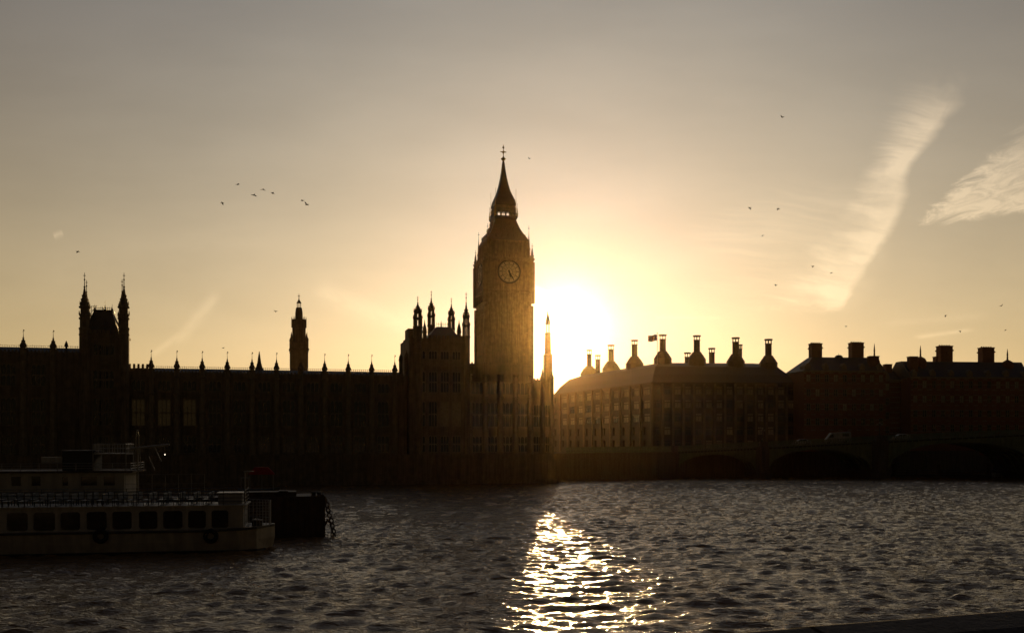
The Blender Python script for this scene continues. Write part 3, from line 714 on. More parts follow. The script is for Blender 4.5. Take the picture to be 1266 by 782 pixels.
for mt in Q:
    for row, (py, n, hh) in enumerate(((295, 5, hc(27)), (286, 3, hc(21)), (279, 2, hc(17.6)))):
        for k in range(n):
            x = (k - (n - 1) / 2) * 1.9; b.box(x - .35, x + .35, -hh - .45, -hh + 1, zc(py + 3), zc(py), 0, mt)
            b.ex([(x - .45, zc(py)), (x + .45, zc(py)), (x, zc(py - 3))], -hh - .5, -hh + .8, 0, mt)
    for k in range(9): x = (k - 4) * hc(17.6) / 4.1; b.box(x - .05, x + .05, -hc(17.6) - .03, -hc(17.6) + .08, zc(269.5), zc(266.5), 0, mt)
    b.box(-hc(17.6), hc(17.6), -hc(17.6) - .03, -hc(17.6) + .08, zc(266.7), zc(266), 0, mt)
b.build('lower_roof', M['ironroof'], ct)
hl = hc(14.4)
b = MB()
for mt in Q:
    for k in range(5):
        x = (k - 2) * hl / 2.05; b.box(x - .22, x + .22, -hl, -hl + .45, zc(269.5), zc(258), 0, mt)
    b.box(-hl, hl, -hl - .02, -hl + .5, zc(259.5), zc(255), 0, mt)
b.sq(0, 0, [(hl, zc(257)), (hl + .1, zc(256))])
b.build('lantern', M['stone_pale'], ct)
b = MB(); sp_ = [(15.8, 256), (15.4, 254.5), (14.3, 249), (11.6, 243.5), (8.9, 237.6), (6.6, 230), (4.5, 221), (3.0, 212), (1.8, 203), (.9, 197.5)]
b.sq(0, 0, [(hc(w), zc(y)) for w, y in sp_])
b.build('spire', M['ironroof'], ct)
b = MB(); b.lathe(0, 0, [(.25, zc(199)), (.75, zc(197)), (.8, zc(196)), (.3, zc(194.6)), (.12, zc(193)), (.12, zc(190))], 8); b.tube((0, 0, zc(191)), (0, 0, zc(179)), .1, 6)
b.sph((0, 0, zc(182.5)), .35, 8); b.box(-.95, .95, -.09, .09, zc(188.4), zc(187.4)); b.box(-.09, .09, -.95, .95, zc(188.4), zc(187.4))
for r_, z_0, z_1 in ((.5, 190.5, 186),): b.lathe(0, 0, [(.1, zc(z_0)), (r_, zc(188)), (.1, zc(z_1))], 4)
b.build('finial', M['gilt'], ct)
for k, (w, y0, y1, r_) in enumerate(((31.2, 323, 283, .34), (35.2, 326, 305, .42), (15.6, 270, 236, .13), (17.4, 271, 254, .16))):
    for sx in (-1, 1):
        for sy in (-1, 1):
            b = MB(); x = hc(w) * sx; y = hc(w) * sy; h = zc(y1) - zc(y0)
            b.lathe(x, y, [(r_ * 1.2, zc(y0)), (r_ * 1.2, zc(y0) + h * .25), (r_ * 1.6, zc(y0) + h * .27), (r_, zc(y0) + h * .33), (r_ * .7, zc(y0) + h * .55), (r_ * .25, zc(y0) + h * .72), (.05, zc(y0) + h * .84), (.05, zc(y1))], 6)
            if k < 2: b.box(x - .3, x + .3, y - .04, y + .04, zc(y1) - .9, zc(y1) - .78); b.box(x - .04, x + .04, y - .3, y + .3, zc(y1) - .9, zc(y1) - .78)
            b.build('pinnacle', M['gilt'] if k > 1 else M['stone'], ct)
for sx in (-1, 1):
    for sy in (-1, 1):
        x = hk * sx; y = hk * sy
        MB().box(min(x, x + sx * .9), max(x, x + sx * .9), y - .1, y + .1, zc(325), zc(323.4)).build('gargoyle', M['stone'], ct)

# slim far spire in the sun's glare
DFs = 430.; mp = DFs / F; zz = lambda py: H + (545 - py) * mp
t = thing('church_spire', 'small distant lantern spire just right of the clock tower in the glare of the sun', 'spire', ((677.3 - 633) / F * DFs, DFs, 0), .3)
b = MB(); b.sq(0, 0, [(1.5, 5), (1.5, zz(440)), (1.6, zz(439)), (1.1, zz(437)), (.95, zz(413)), (1.1, zz(412)), (.9, zz(411))]); b.build('tower_wall', M['stone'], t)
b = MB()
for j in range(8):
    a = j * math.pi / 4; b.box(.85 * math.cos(a) - .12, .85 * math.cos(a) + .12, .85 * math.sin(a) - .12, .85 * math.sin(a) + .12, zz(411.5), zz(401))
b.lathe(0, 0, [(1.1, zz(401)), (1.15, zz(399.5)), (.9, zz(395)), (.5, zz(390.5)), (.25, zz(387)), (.3, zz(386)), (.08, zz(384)), (.05, zz(377))], 8); b.build('spire', M['ironroof'], t)

# ================================================================== OFFICE BUILDING WITH TALL CHIMNEYS
PHR = Frame(*((806 - 633) / F * 292, 292.), R(5))
ph = thing('office_building', 'large bronze and stone office building with a row of tall ringed chimneys behind the bridge', 'building', (PHR.o[0], PHR.o[1], 0), PHR.rz)
ur = PHR.u(985); ze = PHR.z(890, 473); nb = 14; bw_ = ur / nb
rows = []
zt_ = ze - .6
for k in range(6): rows.append((zt_ - 2.9 - k * 3.95, zt_ - .5 - k * 3.95))
rows = rows[::-1]
usr = [(k * bw_ + bw_ * .2, (k + 1) * bw_ - bw_ * .2) for k in range(nb)]
b = MB(); b.box(0, ur, .6, 42, 5, ze - .3); skin(b, 0, ur, 5, ze, usr, rows, .1, .6)
b.box(-.3, ur + .3, -.35, .1, ze - .25, ze + .1)
b.build('river_wall', M['bronze'], ph)
b = MB()
for k in range(nb + 1): b.box(k * bw_ - .28, k * bw_ + .28, -.35, .1, 5, ze - .25)
b.build('stone_piers', M['stone_pale'], ph)
def office_window(parent, u, v, z, w, h, rz, look):
    key = ('o', round(w, 2), round(h, 2))
    if key not in wmesh:
        b = MB(); t = .08; b.box(-w / 2, w / 2, 0, .2, 0, t); b.box(-w / 2, w / 2, 0, .2, h - t, h); b.box(-w / 2, -w / 2 + t, 0, .2, t, h - t); b.box(w / 2 - t, w / 2, 0, .2, t, h - t)
        b.box(-w / 2 + t, w / 2 - t, -.25, .2, h * .66, h * .66 + .3)
        b.box(-.04, .04, .03, .17, t, h * .66)
        wmesh[key] = (b.mesh('window', M['bronze']), pane_mesh(w, h, .1).mesh('pane', M['glass']), pane_mesh(w, h, .1).mesh('pane', M['sky_pane']))
    o = link('window', wmesh[key][0], parent, (u, v, z), rz); link('pane', wmesh[key][1 + look], o)
rnd = random.Random(3)
pat = {5: 1.0, 4: .9, 3: .55, 2: .4, 1: .25, 0: 0}
for j, (lo, hi) in enumerate(rows[1:], 1):
    for k, (p, q) in enumerate(usr): office_window(ph, (p + q) / 2, .25, lo, q - p, hi - lo, 0, 1 if rnd.random() < pat[j] * (1 if 1 < k < 13 else .5) else 0)
# receding left face: same building, turned
LX0, LY0 = PHR.o; P2 = ((684 - 633) / F * 368, 368.)
Ll = math.hypot(P2[0] - LX0, P2[1] - LY0); rl = math.atan2(LY0 - P2[1], LX0 - P2[0])       # from far end to corner
mtl = Matrix.Rotation(-PHR.rz, 4, 'Z') @ Matrix.Translation((P2[0] - LX0, P2[1] - LY0, 0)) @ Matrix.Rotation(rl, 4, 'Z')
b = MB(); b2 = MB(); b2.box(0, Ll, .6, 42, 5, ze - .35, 0, mtl)
nl = 11; bl = Ll / nl; usl = [(k * bl + bl * .22, (k + 1) * bl - bl * .22) for k in range(nl)]
class MM(MB):
    def box(s, *a, **k):
        a = list(a)
        if len(a) == 6: a.append(0)
        return MB.box(s, *a, mtx=mtl)
b = MM(); skin(b, 0, Ll, 5, ze - .02, usl, rows, .1, .6); b.box(-.3, Ll - .3, -.35, .1, ze - .27, ze + .08)
b.v += b2.v and []; o_ = len(b.v); b.v += b2.v; b.f += [[i + o_ for i in f] for f in b2.f]; b.mi += b2.mi
b.build('street_wall', M['bronze'], ph)
b = MM()
for k in range(nl): b.box(k * bl - .28, k * bl + .28, -.35, .1, 5, ze - .27)
b.build('stone_piers', M['stone_pale'], ph)
for j, (lo, hi) in list(enumerate(rows))[3:]:
    for k, (p, q) in enumerate(usl):
        if k < 1: continue
        c_ = mtl @ Vector(((p + q) / 2, .25, lo)); office_window(ph, c_.x, c_.y, lo, q - p, hi - lo, rl - PHR.rz, 1 if rnd.random() < pat[j] else 0)
# roof: bulging metal roof over both faces
Mi = Matrix.Rotation(-PHR.rz, 4, 'Z') @ Matrix.Translation((-LX0, -LY0, 0))
def W2(x, y): v = Mi @ Vector((x, y, 0)); return v.x, v.y
fr = lambda px, dpt: ((px - 633) / F * dpt, dpt)
ring0 = [W2(*P2), (0, 0), (ur, 0), (ur, 40), W2(P2[0] + 40, P2[1] + 30)]
zr = PHR.z(890, 447.5, 9)
def inset(poly, d):
    cx = sum(p[0] for p in poly) / len(poly); cyy = sum(p[1] for p in poly) / len(poly)
    return [(x + (cx - x) * d, y + (cyy - y) * d) for x, y in poly]
b = MB(); rings = [(0, ze - .3), (.06, ze + 2.6), (.14, zr - 1.6), (.26, zr - .2), (.34, zr + .2)]
vs = []; fs = []
for d, z in rings: vs += [(x, y, z) for x, y in inset(ring0, d)]
n = 5
for i in range(len(rings) - 1):
    for k in range(n): fs.append((i * n + k, i * n + (k + 1) % n, (i + 1) * n + (k + 1) % n, (i + 1) * n + k))
fs.append(tuple((len(rings) - 1) * n + k for k in range(n))); b.add(vs, fs); b.build('roof', M['ironroof'], ph)
# chimneys
def chimney(px, ytop, wpx, dpt, ybase, flare=True, name='chimney'):
    x, y = fr(px, dpt); u, v = W2(x, y); m_ = dpt / F; z = lambda py: H + (545 - py) * m_; r = wpx * m_ / 2
    b = MB(); zt = z(ytop)
    if flare:
        zf = z(ytop + 19); b.lathe(u, v, [(11.0 * m_, z(ybase) - 3), (11.0 * m_, z(ytop + 29)), (11.3 * m_, z(ytop + 28.5)), (7.2 * m_, z(ytop + 22)), (6.2 * m_, z(ytop + 21.5)), (r * 1.12, zf), (r, zf + .1), (r, z(ytop + 4))], 10)
        for j in range(10):
            a = j * math.pi / 5; b.tube((u + 10.6 * m_ * math.cos(a), v + 10.6 * m_ * math.sin(a), z(ytop + 28.5)), (u + r * 1.2 * math.cos(a), v + r * 1.2 * math.sin(a), z(ytop + 19)), .13, 4)
    else: b.lathe(u, v, [(r * 1.1, z(ybase) - 3), (r, z(ybase)), (r, z(ytop + 4))], 10)
    b.lathe(u, v, [(r, z(ytop + 5)), (r * 1.12, z(ytop + 4.8)), (r * 1.12, z(ytop + 4.0)), (r, z(ytop + 3.9))], 10)
    c = b.build(name, M['bronze'], ph)
    b = MB()
    for j in range(6):
        a = j * math.pi / 3 + .3; b.box(u + r * .95 * math.cos(a) - .09, u + r * .95 * math.cos(a) + .09, v + r * .95 * math.sin(a) - .09, v + r * .95 * math.sin(a) + .09, z(ytop + 4), zt)
    n = 20; ro, ri = r * 1.25, r * .95; vs = []
    for zz_ in (zt - .02, zt + .38):
        for rr in (ro, ri): vs += [(u + rr * math.cos(2 * math.pi * k / n), v + rr * math.sin(2 * math.pi * k / n), zz_) for k in range(n)]
    fs = []
    for k in range(n):
        q = (k + 1) % n; fs += [(k, q, 2 * n + q, 2 * n + k), (n + k, 3 * n + k, 3 * n + q, n + q), (k, n + k, n + q, q), (2 * n + k, 2 * n + q, 3 * n + q, 3 * n + k)]
    b.add(vs, fs); b.build('cap_ring', M['bronze'], c)
for px, yt, w, d, yb, fl in ((950, 420.5, 8, 303, 450, 1), (909.5, 418.5, 8, 303, 450, 1), (861.5, 416, 7.8, 303, 450, 1), (819.3, 415, 7.8, 305, 450, 1), (784.5, 421.5, 7.2, 322, 452, 1),
                         (755.5, 427.5, 7, 345, 456, 1), (728.5, 433.5, 6, 372, 464, 1), (739, 440, 6, 352, 458, 0), (850, 437, 7, 318, 450, 0), (880, 431.5, 7, 312, 450, 0), (915.5, 427, 4, 312, 450, 0)):
    chimney(px, yt, w, d, yb, fl)
# end link block
b = MB(); b.box(ur - 1.0, PHR.u(991), 3, 30, 5, PHR.z(980, 460, 3)); b.box(PHR.u(988.3, 3), PHR.u(990.3, 3), 3.2, 4.2, 20, PHR.z(989, 453, 3)); b.build('link_block', M['stone'], ph)
# flag and pole on the roof
x, y = fr(812.6, 300)
m_ = 300 / F; z = lambda py: H + (545 - py) * m_
t = thing('flagpole', 'thin flagpole standing on the office roof beside the tallest left chimney', 'flagpole', (x, y, z(450)))
MB().lathe(0, 0, [(.11, 0), (.07, z(412) - z(450)), (.0, z(411.5) - z(450))], 8).build('pole', M['white'], t)
MB().sph((0, 0, z(411.3) - z(450)), .16, 8).build('finial', M['gilt'], t)
b = MB(); nu, nv, Lf, Hf = 48, 24, 11 * m_, 7.6 * m_
for i in range(nu + 1):
    for j in range(nv + 1):
        s_, q_ = i / nu, j / nv
        b.v.append((-.1 - s_ * Lf, .28 * math.sin(s_ * 9 + q_ * .8) * s_ ** .5, q_ * Hf - .35 * s_ + .1 * math.sin(s_ * 8)))
for i in range(nu):
    for j in range(nv):
        s_ = (i + .5) / nu * 2 - 1; q_ = (j + .5) / nv * 2 - 1; X_, Y_ = abs(s_) * 2, abs(q_)
        dgl = abs(Y_ - X_ / 2)
        mi = 0
        if dgl < .26: mi = 1
        if dgl < .09: mi = 2
        if X_ < .34 or Y_ < .34: mi = 1
        if X_ < .2 or Y_ < .2: mi = 2
        k = i * (nv + 1) + j; b.f.append([k, k + 1, k + nv + 2, k + nv + 1]); b.mi.append(mi)
fo = b.build('flag', [M['blue'], M['whitec'], M['redc']], None, loc=(x, y, z(421)), smooth=True)
so_ = fo.modifiers.new('s', 'SOLIDIFY'); so_.thickness = .02
tag(fo, 'red, white and blue crossed flag flying to the left from the office roof pole', 'flag')

# ================================================================== BRICK OFFICES ON THE RIGHT
NS = Frame((994 - 633) / F * 288, 288, R(6))
def brick_block(label, px0, px1, ywall, yroof, D0, stacks, turrets, extra, wins, gable=True, hip=False):
    fr_ = Frame((px0 - 633) / F * D0, D0, R(6)); t = thing('brick_office', label, 'building', (fr_.o[0], fr_.o[1], 0), fr_.rz, 'banded brick offices')
    U = fr_.u(px1); ze = fr_.z((px0 + px1) / 2, ywall); zr = fr_.z((px0 + px1) / 2, yroof, 7)
    tiers = [(ze - 3.0 - 4.2 * k, ze - .9 - 4.2 * k) for k in range(4)][::-1]
    n = wins; us = [(U * (k + .5) / n - .65, U * (k + .5) / n + .65) for k in range(n)]
    b = MB(); b.box(0, U, .4, 16, 5, ze - .1, 0); skin(b, 0, U, 5, ze, us, tiers, 0, .4, 0)
    b.build('wall', M['brick'], t)
    b = MB()
    for k in range(12): z0 = ze - .6 - k * 1.5; \
        [b.box(a, c, -.06, -.003, z0, z0 + .28) for a, c in zip([0] + [q + .1 for p, q in us], [p - .1 for p, q in us] + [U])]
    b.box(-.3, U + .3, -.5, -.003, ze - .2, ze + .25); b.build('stone_bands', M['stone_pale'], t)
    for j, (lo, hi) in enumerate(tiers):
        for k, (p, q) in enumerate(us): put_window(t, (p + q) / 2, .08, lo, q - p, hi - lo, 2, 1, False, 2 if rnd.random() < (.45 if j > 1 else .1) else 0)
    b = MB(); i0 = fr_.u(px0 + 8, 7) if gable else .2; i1 = U - .2 if not hip else fr_.u(px1 - 14, 7)
    b.add([(0, .1, ze + .2), (U, .1, ze + .2), (U, 15, ze + .2), (0, 15, ze + .2), (i0, 5.8, zr), (i1, 5.8, zr), (i1, 9.2, zr), (i0, 9.2, zr)], [(0, 1, 5, 4), (1, 2, 6, 5), (2, 3, 7, 6), (3, 0, 4, 7), (4, 5, 6, 7), (3, 2, 1, 0)])
    b.build('roof', M['slate'], t)
    for k in range(0, n, 2):
        u = (us[k][0] + us[k][1]) / 2; b = MB(); zd = ze + .3; hd = min(2.2, zr - ze - .8); 
        if hd > .8: b.ex([(u - .8, zd), (u + .8, zd), (u + .8, zd + hd * .6), (u, zd + hd), (u - .8, zd + hd * .6)], .5, 4.5); b.build('dormer', M['stone_pale'], t)
    for (a, c, yt, v) in stacks:
        u0, u1 = fr_.u(a, v), fr_.u(c, v); zt = fr_.z((a + c) / 2, yt, v); zb = ze - 1
        b = MB(); b.box(u0, u1, v, v + 2.6, zb, zt - .25); b.box(u0 - .2, u1 + .2, v - .2, v + 2.8, zt - 1.6, zt - 1.2); b.box(u0 - .12, u1 + .12, v - .12, v + 2.72, zt - .25, zt)
        for k in range(5): x = u0 + (u1 - u0) * (k + .5) / 5; b.lathe(x, v + 1.3, [(.24, zt), (.2, zt + .3), (.24, zt + .32)], 8)
        nrib = 4
        for k in range(nrib): x = u0 + (u1 - u0) * (k + .5) / nrib; b.box(x - .12, x + .12, v - .1, v - .003, zb, zt - 1.6)
        b.build('chimney', M['brick'], t)
    for (px, w, yt, ysp, v) in turrets:
        u = fr_.u(px, v); r = fr_.u(px + w / 2, v) - u; zt = fr_.z(px, yt, v); zs = fr_.z(px, ysp, v)
        b = MB(); b.lathe(u, v, [(r, 5), (r, zt - 4.2), (r * 1.12, zt - 3.9), (r * 1.12, zt - 3.4), (r, zt - 3.3), (r, zt - 2.2), (r * 1.1, zt - 2.0), (r * 1.02, zt - 1.2), (r * .8, zt - .5), (r * .3, zt), (.16, zt + .15)], 16)
        b.lathe(u, v, [(.28, zt), (.2, zt + (zs - zt) * .4), (.25, zt + (zs - zt) * .45), (.05, zs)], 8); b.build('turret', M['brick'], t)
    for f_ in extra: f_(fr_, t, ze, zr)
    return t
def low_stack(a, c, yt, v):
    def go(fr_, t, ze, zr):
        u0, u1 = fr_.u(a, v), fr_.u(c, v); MB().box(u0, u1, v, v + 2, ze - 2, fr_.z((a + c) / 2, yt, v)).box(u0 - .1, u1 + .1, v - .1, v + 2.1, fr_.z(a, yt, v), fr_.z(a, yt, v) + .2).build('chimney', M['brick'], t)
    return go
def small_dome(px, w, yt, v):
    def go(fr_, t, ze, zr):
        u = fr_.u(px, v); r = fr_.u(px + w / 2, v) - u; z = fr_.z(px, yt, v); MB().lathe(u, v, [(r, ze), (r, z - .9), (r * 1.1, z - .8), (r * .95, z - .4), (r * .6, z - .1), (.05, z), (.03, z + .6)], 12).build('roof_dome', M['slate'], t)
    return go
brick_block('banded brick office with a sloping left gable, left of the lower brick range', 994, 1095, 459, 442, 288,
            [(1004, 1016.5, 424, 6), (1053.5, 1068, 423, 6)], [(1081, 12, 441, 424.5, 5)], [small_dome(1037, 9, 438.5, 6), low_stack(1076, 1087, 440.5, 2)], [][:0] or 9)
brick_block('lower plain brick link range between the two chimney-topped brick offices', 1088, 1142, 470, 457, 293,
            [], [], [low_stack(1095.5, 1103, 450.5, 4)], 3, gable=False)
brick_block('banded brick office at the far right edge with a hipped roof and two broad stacks', 1126, 1274, 467, 447.5, 288,
            [(1163, 1178, 427, 6), (1215, 1229.5, 429, 6)], [(1138, 13, 441, 427, 5), (1245.5, 13, 445, 431, 5)], [low_stack(1125.5, 1135, 441, 2), low_stack(1157.5, 1159.5, 441, 6)], 13, gable=False, hip=True)
# right-edge spirelet building
DE = 310.; m_ = DE / F; zz = lambda py: H + (545 - py) * m_
t = thing('corner_building', 'dark building cut by the right edge with a little pointed roof spirelet', 'building', ((1262 - 633) / F * DE, DE, 0), R(6))
MB().box(-4, 30, 3, 18, 5, zz(466)).build('wall', M['brick'], t)
MB().frust(13, 10.5, 17, 7.5, zz(466), 13, 2, zz(460)).build('roof', M['slate'], t)
MB().lathe(-.4, 5, [(1.1, zz(467)), (.7, zz(463)), (.3, zz(459)), (.08, zz(456)), (.04, zz(448.5))], 8).build('spirelet', M['slate'], t)

# ================================================================== BRIDGE
BR = Frame(0, 241.6, -math.atan(.045))
br = thing('bridge', 'long low iron arch bridge with stone piers crossing the river at right', 'bridge', (0, 241.6, 0), BR.rz)
BW = 24.0
def deck_z(u):     # parapet top height along the bridge
    pts = [(BR.u(700), 7.35), (BR.u(845), BR.z(845, 551.5)), (BR.u(960), BR.z(960, 546)), (BR.u(1050), BR.z(1050, 541.3)), (BR.u(1150), BR.z(1150, 536)), (BR.u(1266), BR.z(1266, 530.5)), (BR.u(1380), BR.z(1266, 530.5) + .5), (BR.u(1700), 10.5)]
    for (a, za), (c, zc_) in zip(pts, pts[1:]):
        if u <= c: return za + (zc_ - za) * (u - a) / (c - a)
    return pts[-1][1]
uA = BR.u(838); piers = [(BR.u(935), BR.u(950)), (BR.u(1078), BR.u(1097)), (BR.u(1284), BR.u(1304)), (BR.u(1500), BR.u(1520))]
spans = [(uA, piers[0][0])] + [(piers[k][1], piers[k + 1][0]) for k in range(3)]
uB = piers[-1][1] + 2
for (a, c), yc in zip(spans, (562, 552, 545.5, 545)):
    zs = 2.1; n = 24; crown = deck_z((a + c) / 2) - 2.35
    us_ = [a + (c - a) * k / n for k in range(n + 1)]
    arc = [(u, zs + (crown - zs) * math.sqrt(max(0, 1 - ((u - (a + c) / 2) / ((c - a) / 2)) ** 2))) for u in us_]
    sp = link('arch_span', None, br)
    for v0, v1 in ((0, .35), (BW - .35, BW)):          # spandrel faces with raised verticals
        sb = MB()
        for (p, zp), (q, zq) in zip(arc, arc[1:]):
            tp, tq = deck_z(p) - 1.25, deck_z(q) - 1.25
            sb.ex([(p, zp + .35), (q, zq + .35), (q, tq), (p, tp)], v0 + .12, v1 - .12)
        for k in range(1, n):
            u, z = arc[k]
            if deck_z(u) - 1.3 - z > .7: sb.box(u - .1, u + .1, v0 - .06, v0 + .125, z + .4, deck_z(u) - 1.3)
        sb.build('spandrel', M['bridge'], sp)
    for v0 in [.02] + [3.9 * k for k in range(1, 6)] + [BW - .5]:   # arch ribs
        rb_ = MB(); m = len(arc)
        vs = [(u, v, z + dz_) for v in (v0, v0 + .45) for dz_ in (0, .42) for u, z in arc]
        fs = []
        for i in range(m - 1): fs += [(i, i + 1, m + i + 1, m + i), (2 * m + i, 3 * m + i, 3 * m + i + 1, 2 * m + i + 1), (i, 2 * m + i, 2 * m + i + 1, i + 1), (m + i, m + i + 1, 3 * m + i + 1, 3 * m + i)]
        fs += [(0, m, 3 * m, 2 * m), (m - 1, 3 * m - 1, 4 * m - 1, 2 * m - 1)]
        rb_.add(vs, fs); rb_.build('arch_rib', M['bridge'], sp)
pb = []
for k, (a, c) in enumerate(piers):
    b = MB(); m_ = (a + c) / 2; w = (c - a) / 2; zt = deck_z(m_)
    b.exz([(a - .5, -1.2), (m_, -3.6), (c + .5, -1.2), (c + .5, BW + 1.2), (m_, BW + 3.6), (a - .5, BW + 1.2)], -4, 1.6)
    b.exz([(a, -.9), (m_ - w * .4, -1.7), (m_ + w * .4, -1.7), (c, -.9), (c, BW + .9), (a, BW + .9)], 1.6, zt - 1.0)
    b.exz([(m_ - w * .7, -1.75), (m_ + w * .7, -1.75), (m_ + w * .7, -.3), (m_ - w * .7, -.3)], zt - 1.0, zt + .25)
    b.build('pier', M['granite'], br)
b = MB(); b.box(BR.u(700), uA, 0, BW, -3, deck_z(uA) - 1.2); b.box(uA - 1.5, uA, -.8, -.002, -3, deck_z(uA) + .2); b.build('abutment', M['granite'], br)
b = MB(); c = MB(); k = BR.u(700); st_ = 2.0
while k < uB:
    q = k + st_; za, zb = deck_z(k), deck_z(q)
    b.ex([(k, za - 1.6), (q, zb - 1.6), (q, zb - 1.15), (k, za - 1.15)], .002, BW - .002)
    for v in (-.15, BW - .15):
        c.ex([(k, za - 1.25), (q, zb - 1.25), (q, zb - 1.0), (k, za - 1.0)], v - .1, v + .4)
        c.ex([(k, za - .14), (q, zb - .14), (q, zb), (k, za)], v, v + .3)
        for j in range(5): uu = k + st_ * (j + .5) / 5; zz_ = deck_z(uu); c.box(uu - .11, uu + .11, v + .08, v + .22, zz_ - 1.01, zz_ - .13)
    k = q
b.build('deck', M['asphalt'], br); c.build('parapet', M['bridge'], br)
# bridge lamps (three globes on a post over each pier)
lamp = MB(); lamp.lathe(0, 0, [(.22, 0), (.22, .5), (.1, .7), (.07, 2.6), (.12, 2.7)], 8); lamp.tube((-.5, 0, 2.4), (.5, 0, 2.4), .04); lm = lamp.mesh('post', M['iron'])
gl = MB()
for x, z in ((-.5, 2.62), (.5, 2.62), (0, 2.95)): gl.sph((x, 0, z), .19, 8)
gm = gl.mesh('globes', M['opal'])
def on_bridge(u, v): x, y = wp(BR, u, v); return x, y
names = ['first', 'second']
for k, (px, lab) in enumerate(((942.5, 'triple-globe bridge lamp above the leftmost bridge pier'), (1087.5, 'triple-globe bridge lamp above the pier right of the white van'))):
    u = BR.u(px, -1); x, y = on_bridge(u, -1.0)
    t = thing('bridge_lamp', lab, 'lamp', (x, y, deck_z(u) + .25), BR.rz, 'lamps over the bridge piers'); link('post', lm, t); link('globes', gm, t)
# vehicles
def vehicle(label, cat, name, px, v, prof, w, mt, wheels, wins, z_off=0):
    u = BR.u(px, v); x, y = on_bridge(u, v); zd = deck_z(u) - 1.15
    sl_ = math.atan2(deck_z(u + 2) - deck_z(u - 2), 4)
    t = thing(name, label, cat, (x, y, zd), BR.rz); t.rotation_euler = (0, -sl_, BR.rz)
    o = MB().ex(prof, -w / 2, w / 2).build('body', mt, t); bv = o.modifiers.new('b', 'BEVEL'); bv.width = .08; bv.segments = 2
    for i, (pl) in enumerate(wins): MB().ex(pl, -w / 2 - .012, -w / 2 + .03).build('window', M['glass'], t); MB().ex(pl, w / 2 - .03, w / 2 + .012).build('window', M['glass'], t)
    for x_ in wheels:
        for s in (-1, 1):
            r = .36 if w > 1.85 else .31
            wh = MB().tube((0, -.11, 0), (0, .11, 0), r, 20).build('wheel', M['tyre'], t, loc=(x_, s * (w / 2 - .1), r)); MB().tube((0, -.125, 0), (0, .125, 0), r * .58, 14).build('rim', M['carpaint'], wh)
    return t
vehicle('white panel van heading left across the bridge', 'van', 'panel_van', 1036, 4.5,
        [(-3.0, .45), (-3.0, 1.15), (-2.75, 1.4), (-2.1, 2.15), (-1.7, 2.62), (2.9, 2.7), (3.0, 2.6), (3.0, .45)], 2.0, M['white'], (-2.0, 2.0),
        [[(-2.35, 1.5), (-1.95, 2.2), (-1.2, 2.3), (-1.2, 1.5)], [(.9, 1.6), (.9, 2.25), (2.5, 2.25), (2.5, 1.6)]])
carp = [(-2.1, .3), (-2.15, .75), (-1.3, .95), (-.6, 1.42), (.9, 1.45), (1.7, 1.0), (2.1, .95), (2.15, .3)]
cw = [[(-1.15, .97), (-.55, 1.34), (.1, 1.36), (.1, .97)], [(.2, .97), (.2, 1.36), (.85, 1.37), (1.4, 1.0)]]
vehicle('silver car showing just its roof on the bridge left of the white van', 'car', 'parked_car'.replace('parked_', ''), 991, 4.5, carp, 1.75, M['carpaint'], (-1.3, 1.35), cw)
vehicle('silver car showing just its roof on the bridge far right of the white van', 'car', 'car', 1114, 4.5, carp, 1.75, M['carpaint'], (-1.3, 1.35), cw)

# ================================================================== BOATS
BT = Frame((335 - 633) / F * 80.3, 80.3, math.atan(.19))
def hull_mesh(L, B, sheer, bowlen=4., stern=.9, zk=-.7, dip=0.):
    """x from -L (stern) to 0 (bow); returns MB with hull"""
    b = MB(); st = []; n = 22
    for i in range(n + 1):
        x = -L + L * i / n
        w = 1.0
        if x > -bowlen: w = max(.04, 1 - ((x + bowlen) / bowlen) ** 2.6)
        if x < -L + 2: w *= stern + (1 - stern) * (x + L) / 2
        zs = sheer(x)
        hb_ = B / 2 * w
        st.append([(x, -hb_, zs), (x, -hb_ * .97, zs * .5), (x - (.25 if i == n else 0), -hb_ * .9, 0), (x - (.6 if i == n else 0), -hb_ * .5, zk), (x - (.6 if i == n else 0), hb_ * .5, zk), (x - (.25 if i == n else 0), hb_ * .9, 0), (x, hb_ * .97, zs * .5), (x, hb_, zs)])
    vs = [p for s in st for p in s]; k = 8; fs = []
    for i in range(n):
        for j in range(k - 1): fs.append((i * k + j, i * k + j + 1, (i + 1) * k + j + 1, (i + 1) * k + j))
        fs.append((i * k + 7, i * k, (i + 1) * k, (i + 1) * k + 7))
    fs.append(tuple(range(k))); fs.append(tuple(n * k + j for j in range(k))); b.add(vs, fs); return b, st
def rails(b, pts, z0, z1, rows=3, step=1.2, r=.03):
    for (a, c) in zip(pts, pts[1:]):
        a = Vector(a); c = Vector(c); L = (c - a).length; n = max(1, int(L / step))
        for k in range(n + 1):
            p = a.lerp(c, k / n); b.tube((p.x, p.y, p.z + z0), (p.x, p.y, p.z + z1), r, 5)
        for j in range(rows):
            z = z0 + (z1 - z0) * (j + 1) / rows; b.tube((a.x, a.y, a.z + z), (c.x, c.y, c.z + z), r * .8, 5)
def boat_z(px, py, v=-2.5): return BT.z(px, py, v)
vS = -2.6   # side towards the camera
BT.o = (BT.o[0], BT.o[1]); 
tb = thing('passenger_boat', 'white river passenger boat with a long row of cabin windows moored at left', 'boat', (BT.o[0] - 2.6 * BT.s * 1, BT.o[1] + 2.6, 0), BT.rz)
FB = Frame(tb.location.x, tb.location.y, BT.rz)
bu_ = lambda px: FB.u(px, vS); bz = lambda px, py: FB.z(px, py, vS)
x_bow = bu_(338); 
LB = 30.; off = x_bow
def sheer(x): return 1.95 + .22 * max(0, (x + 7) / 7) ** 1.6
hb, stn = hull_mesh(LB, 5.2, sheer, 3.2)
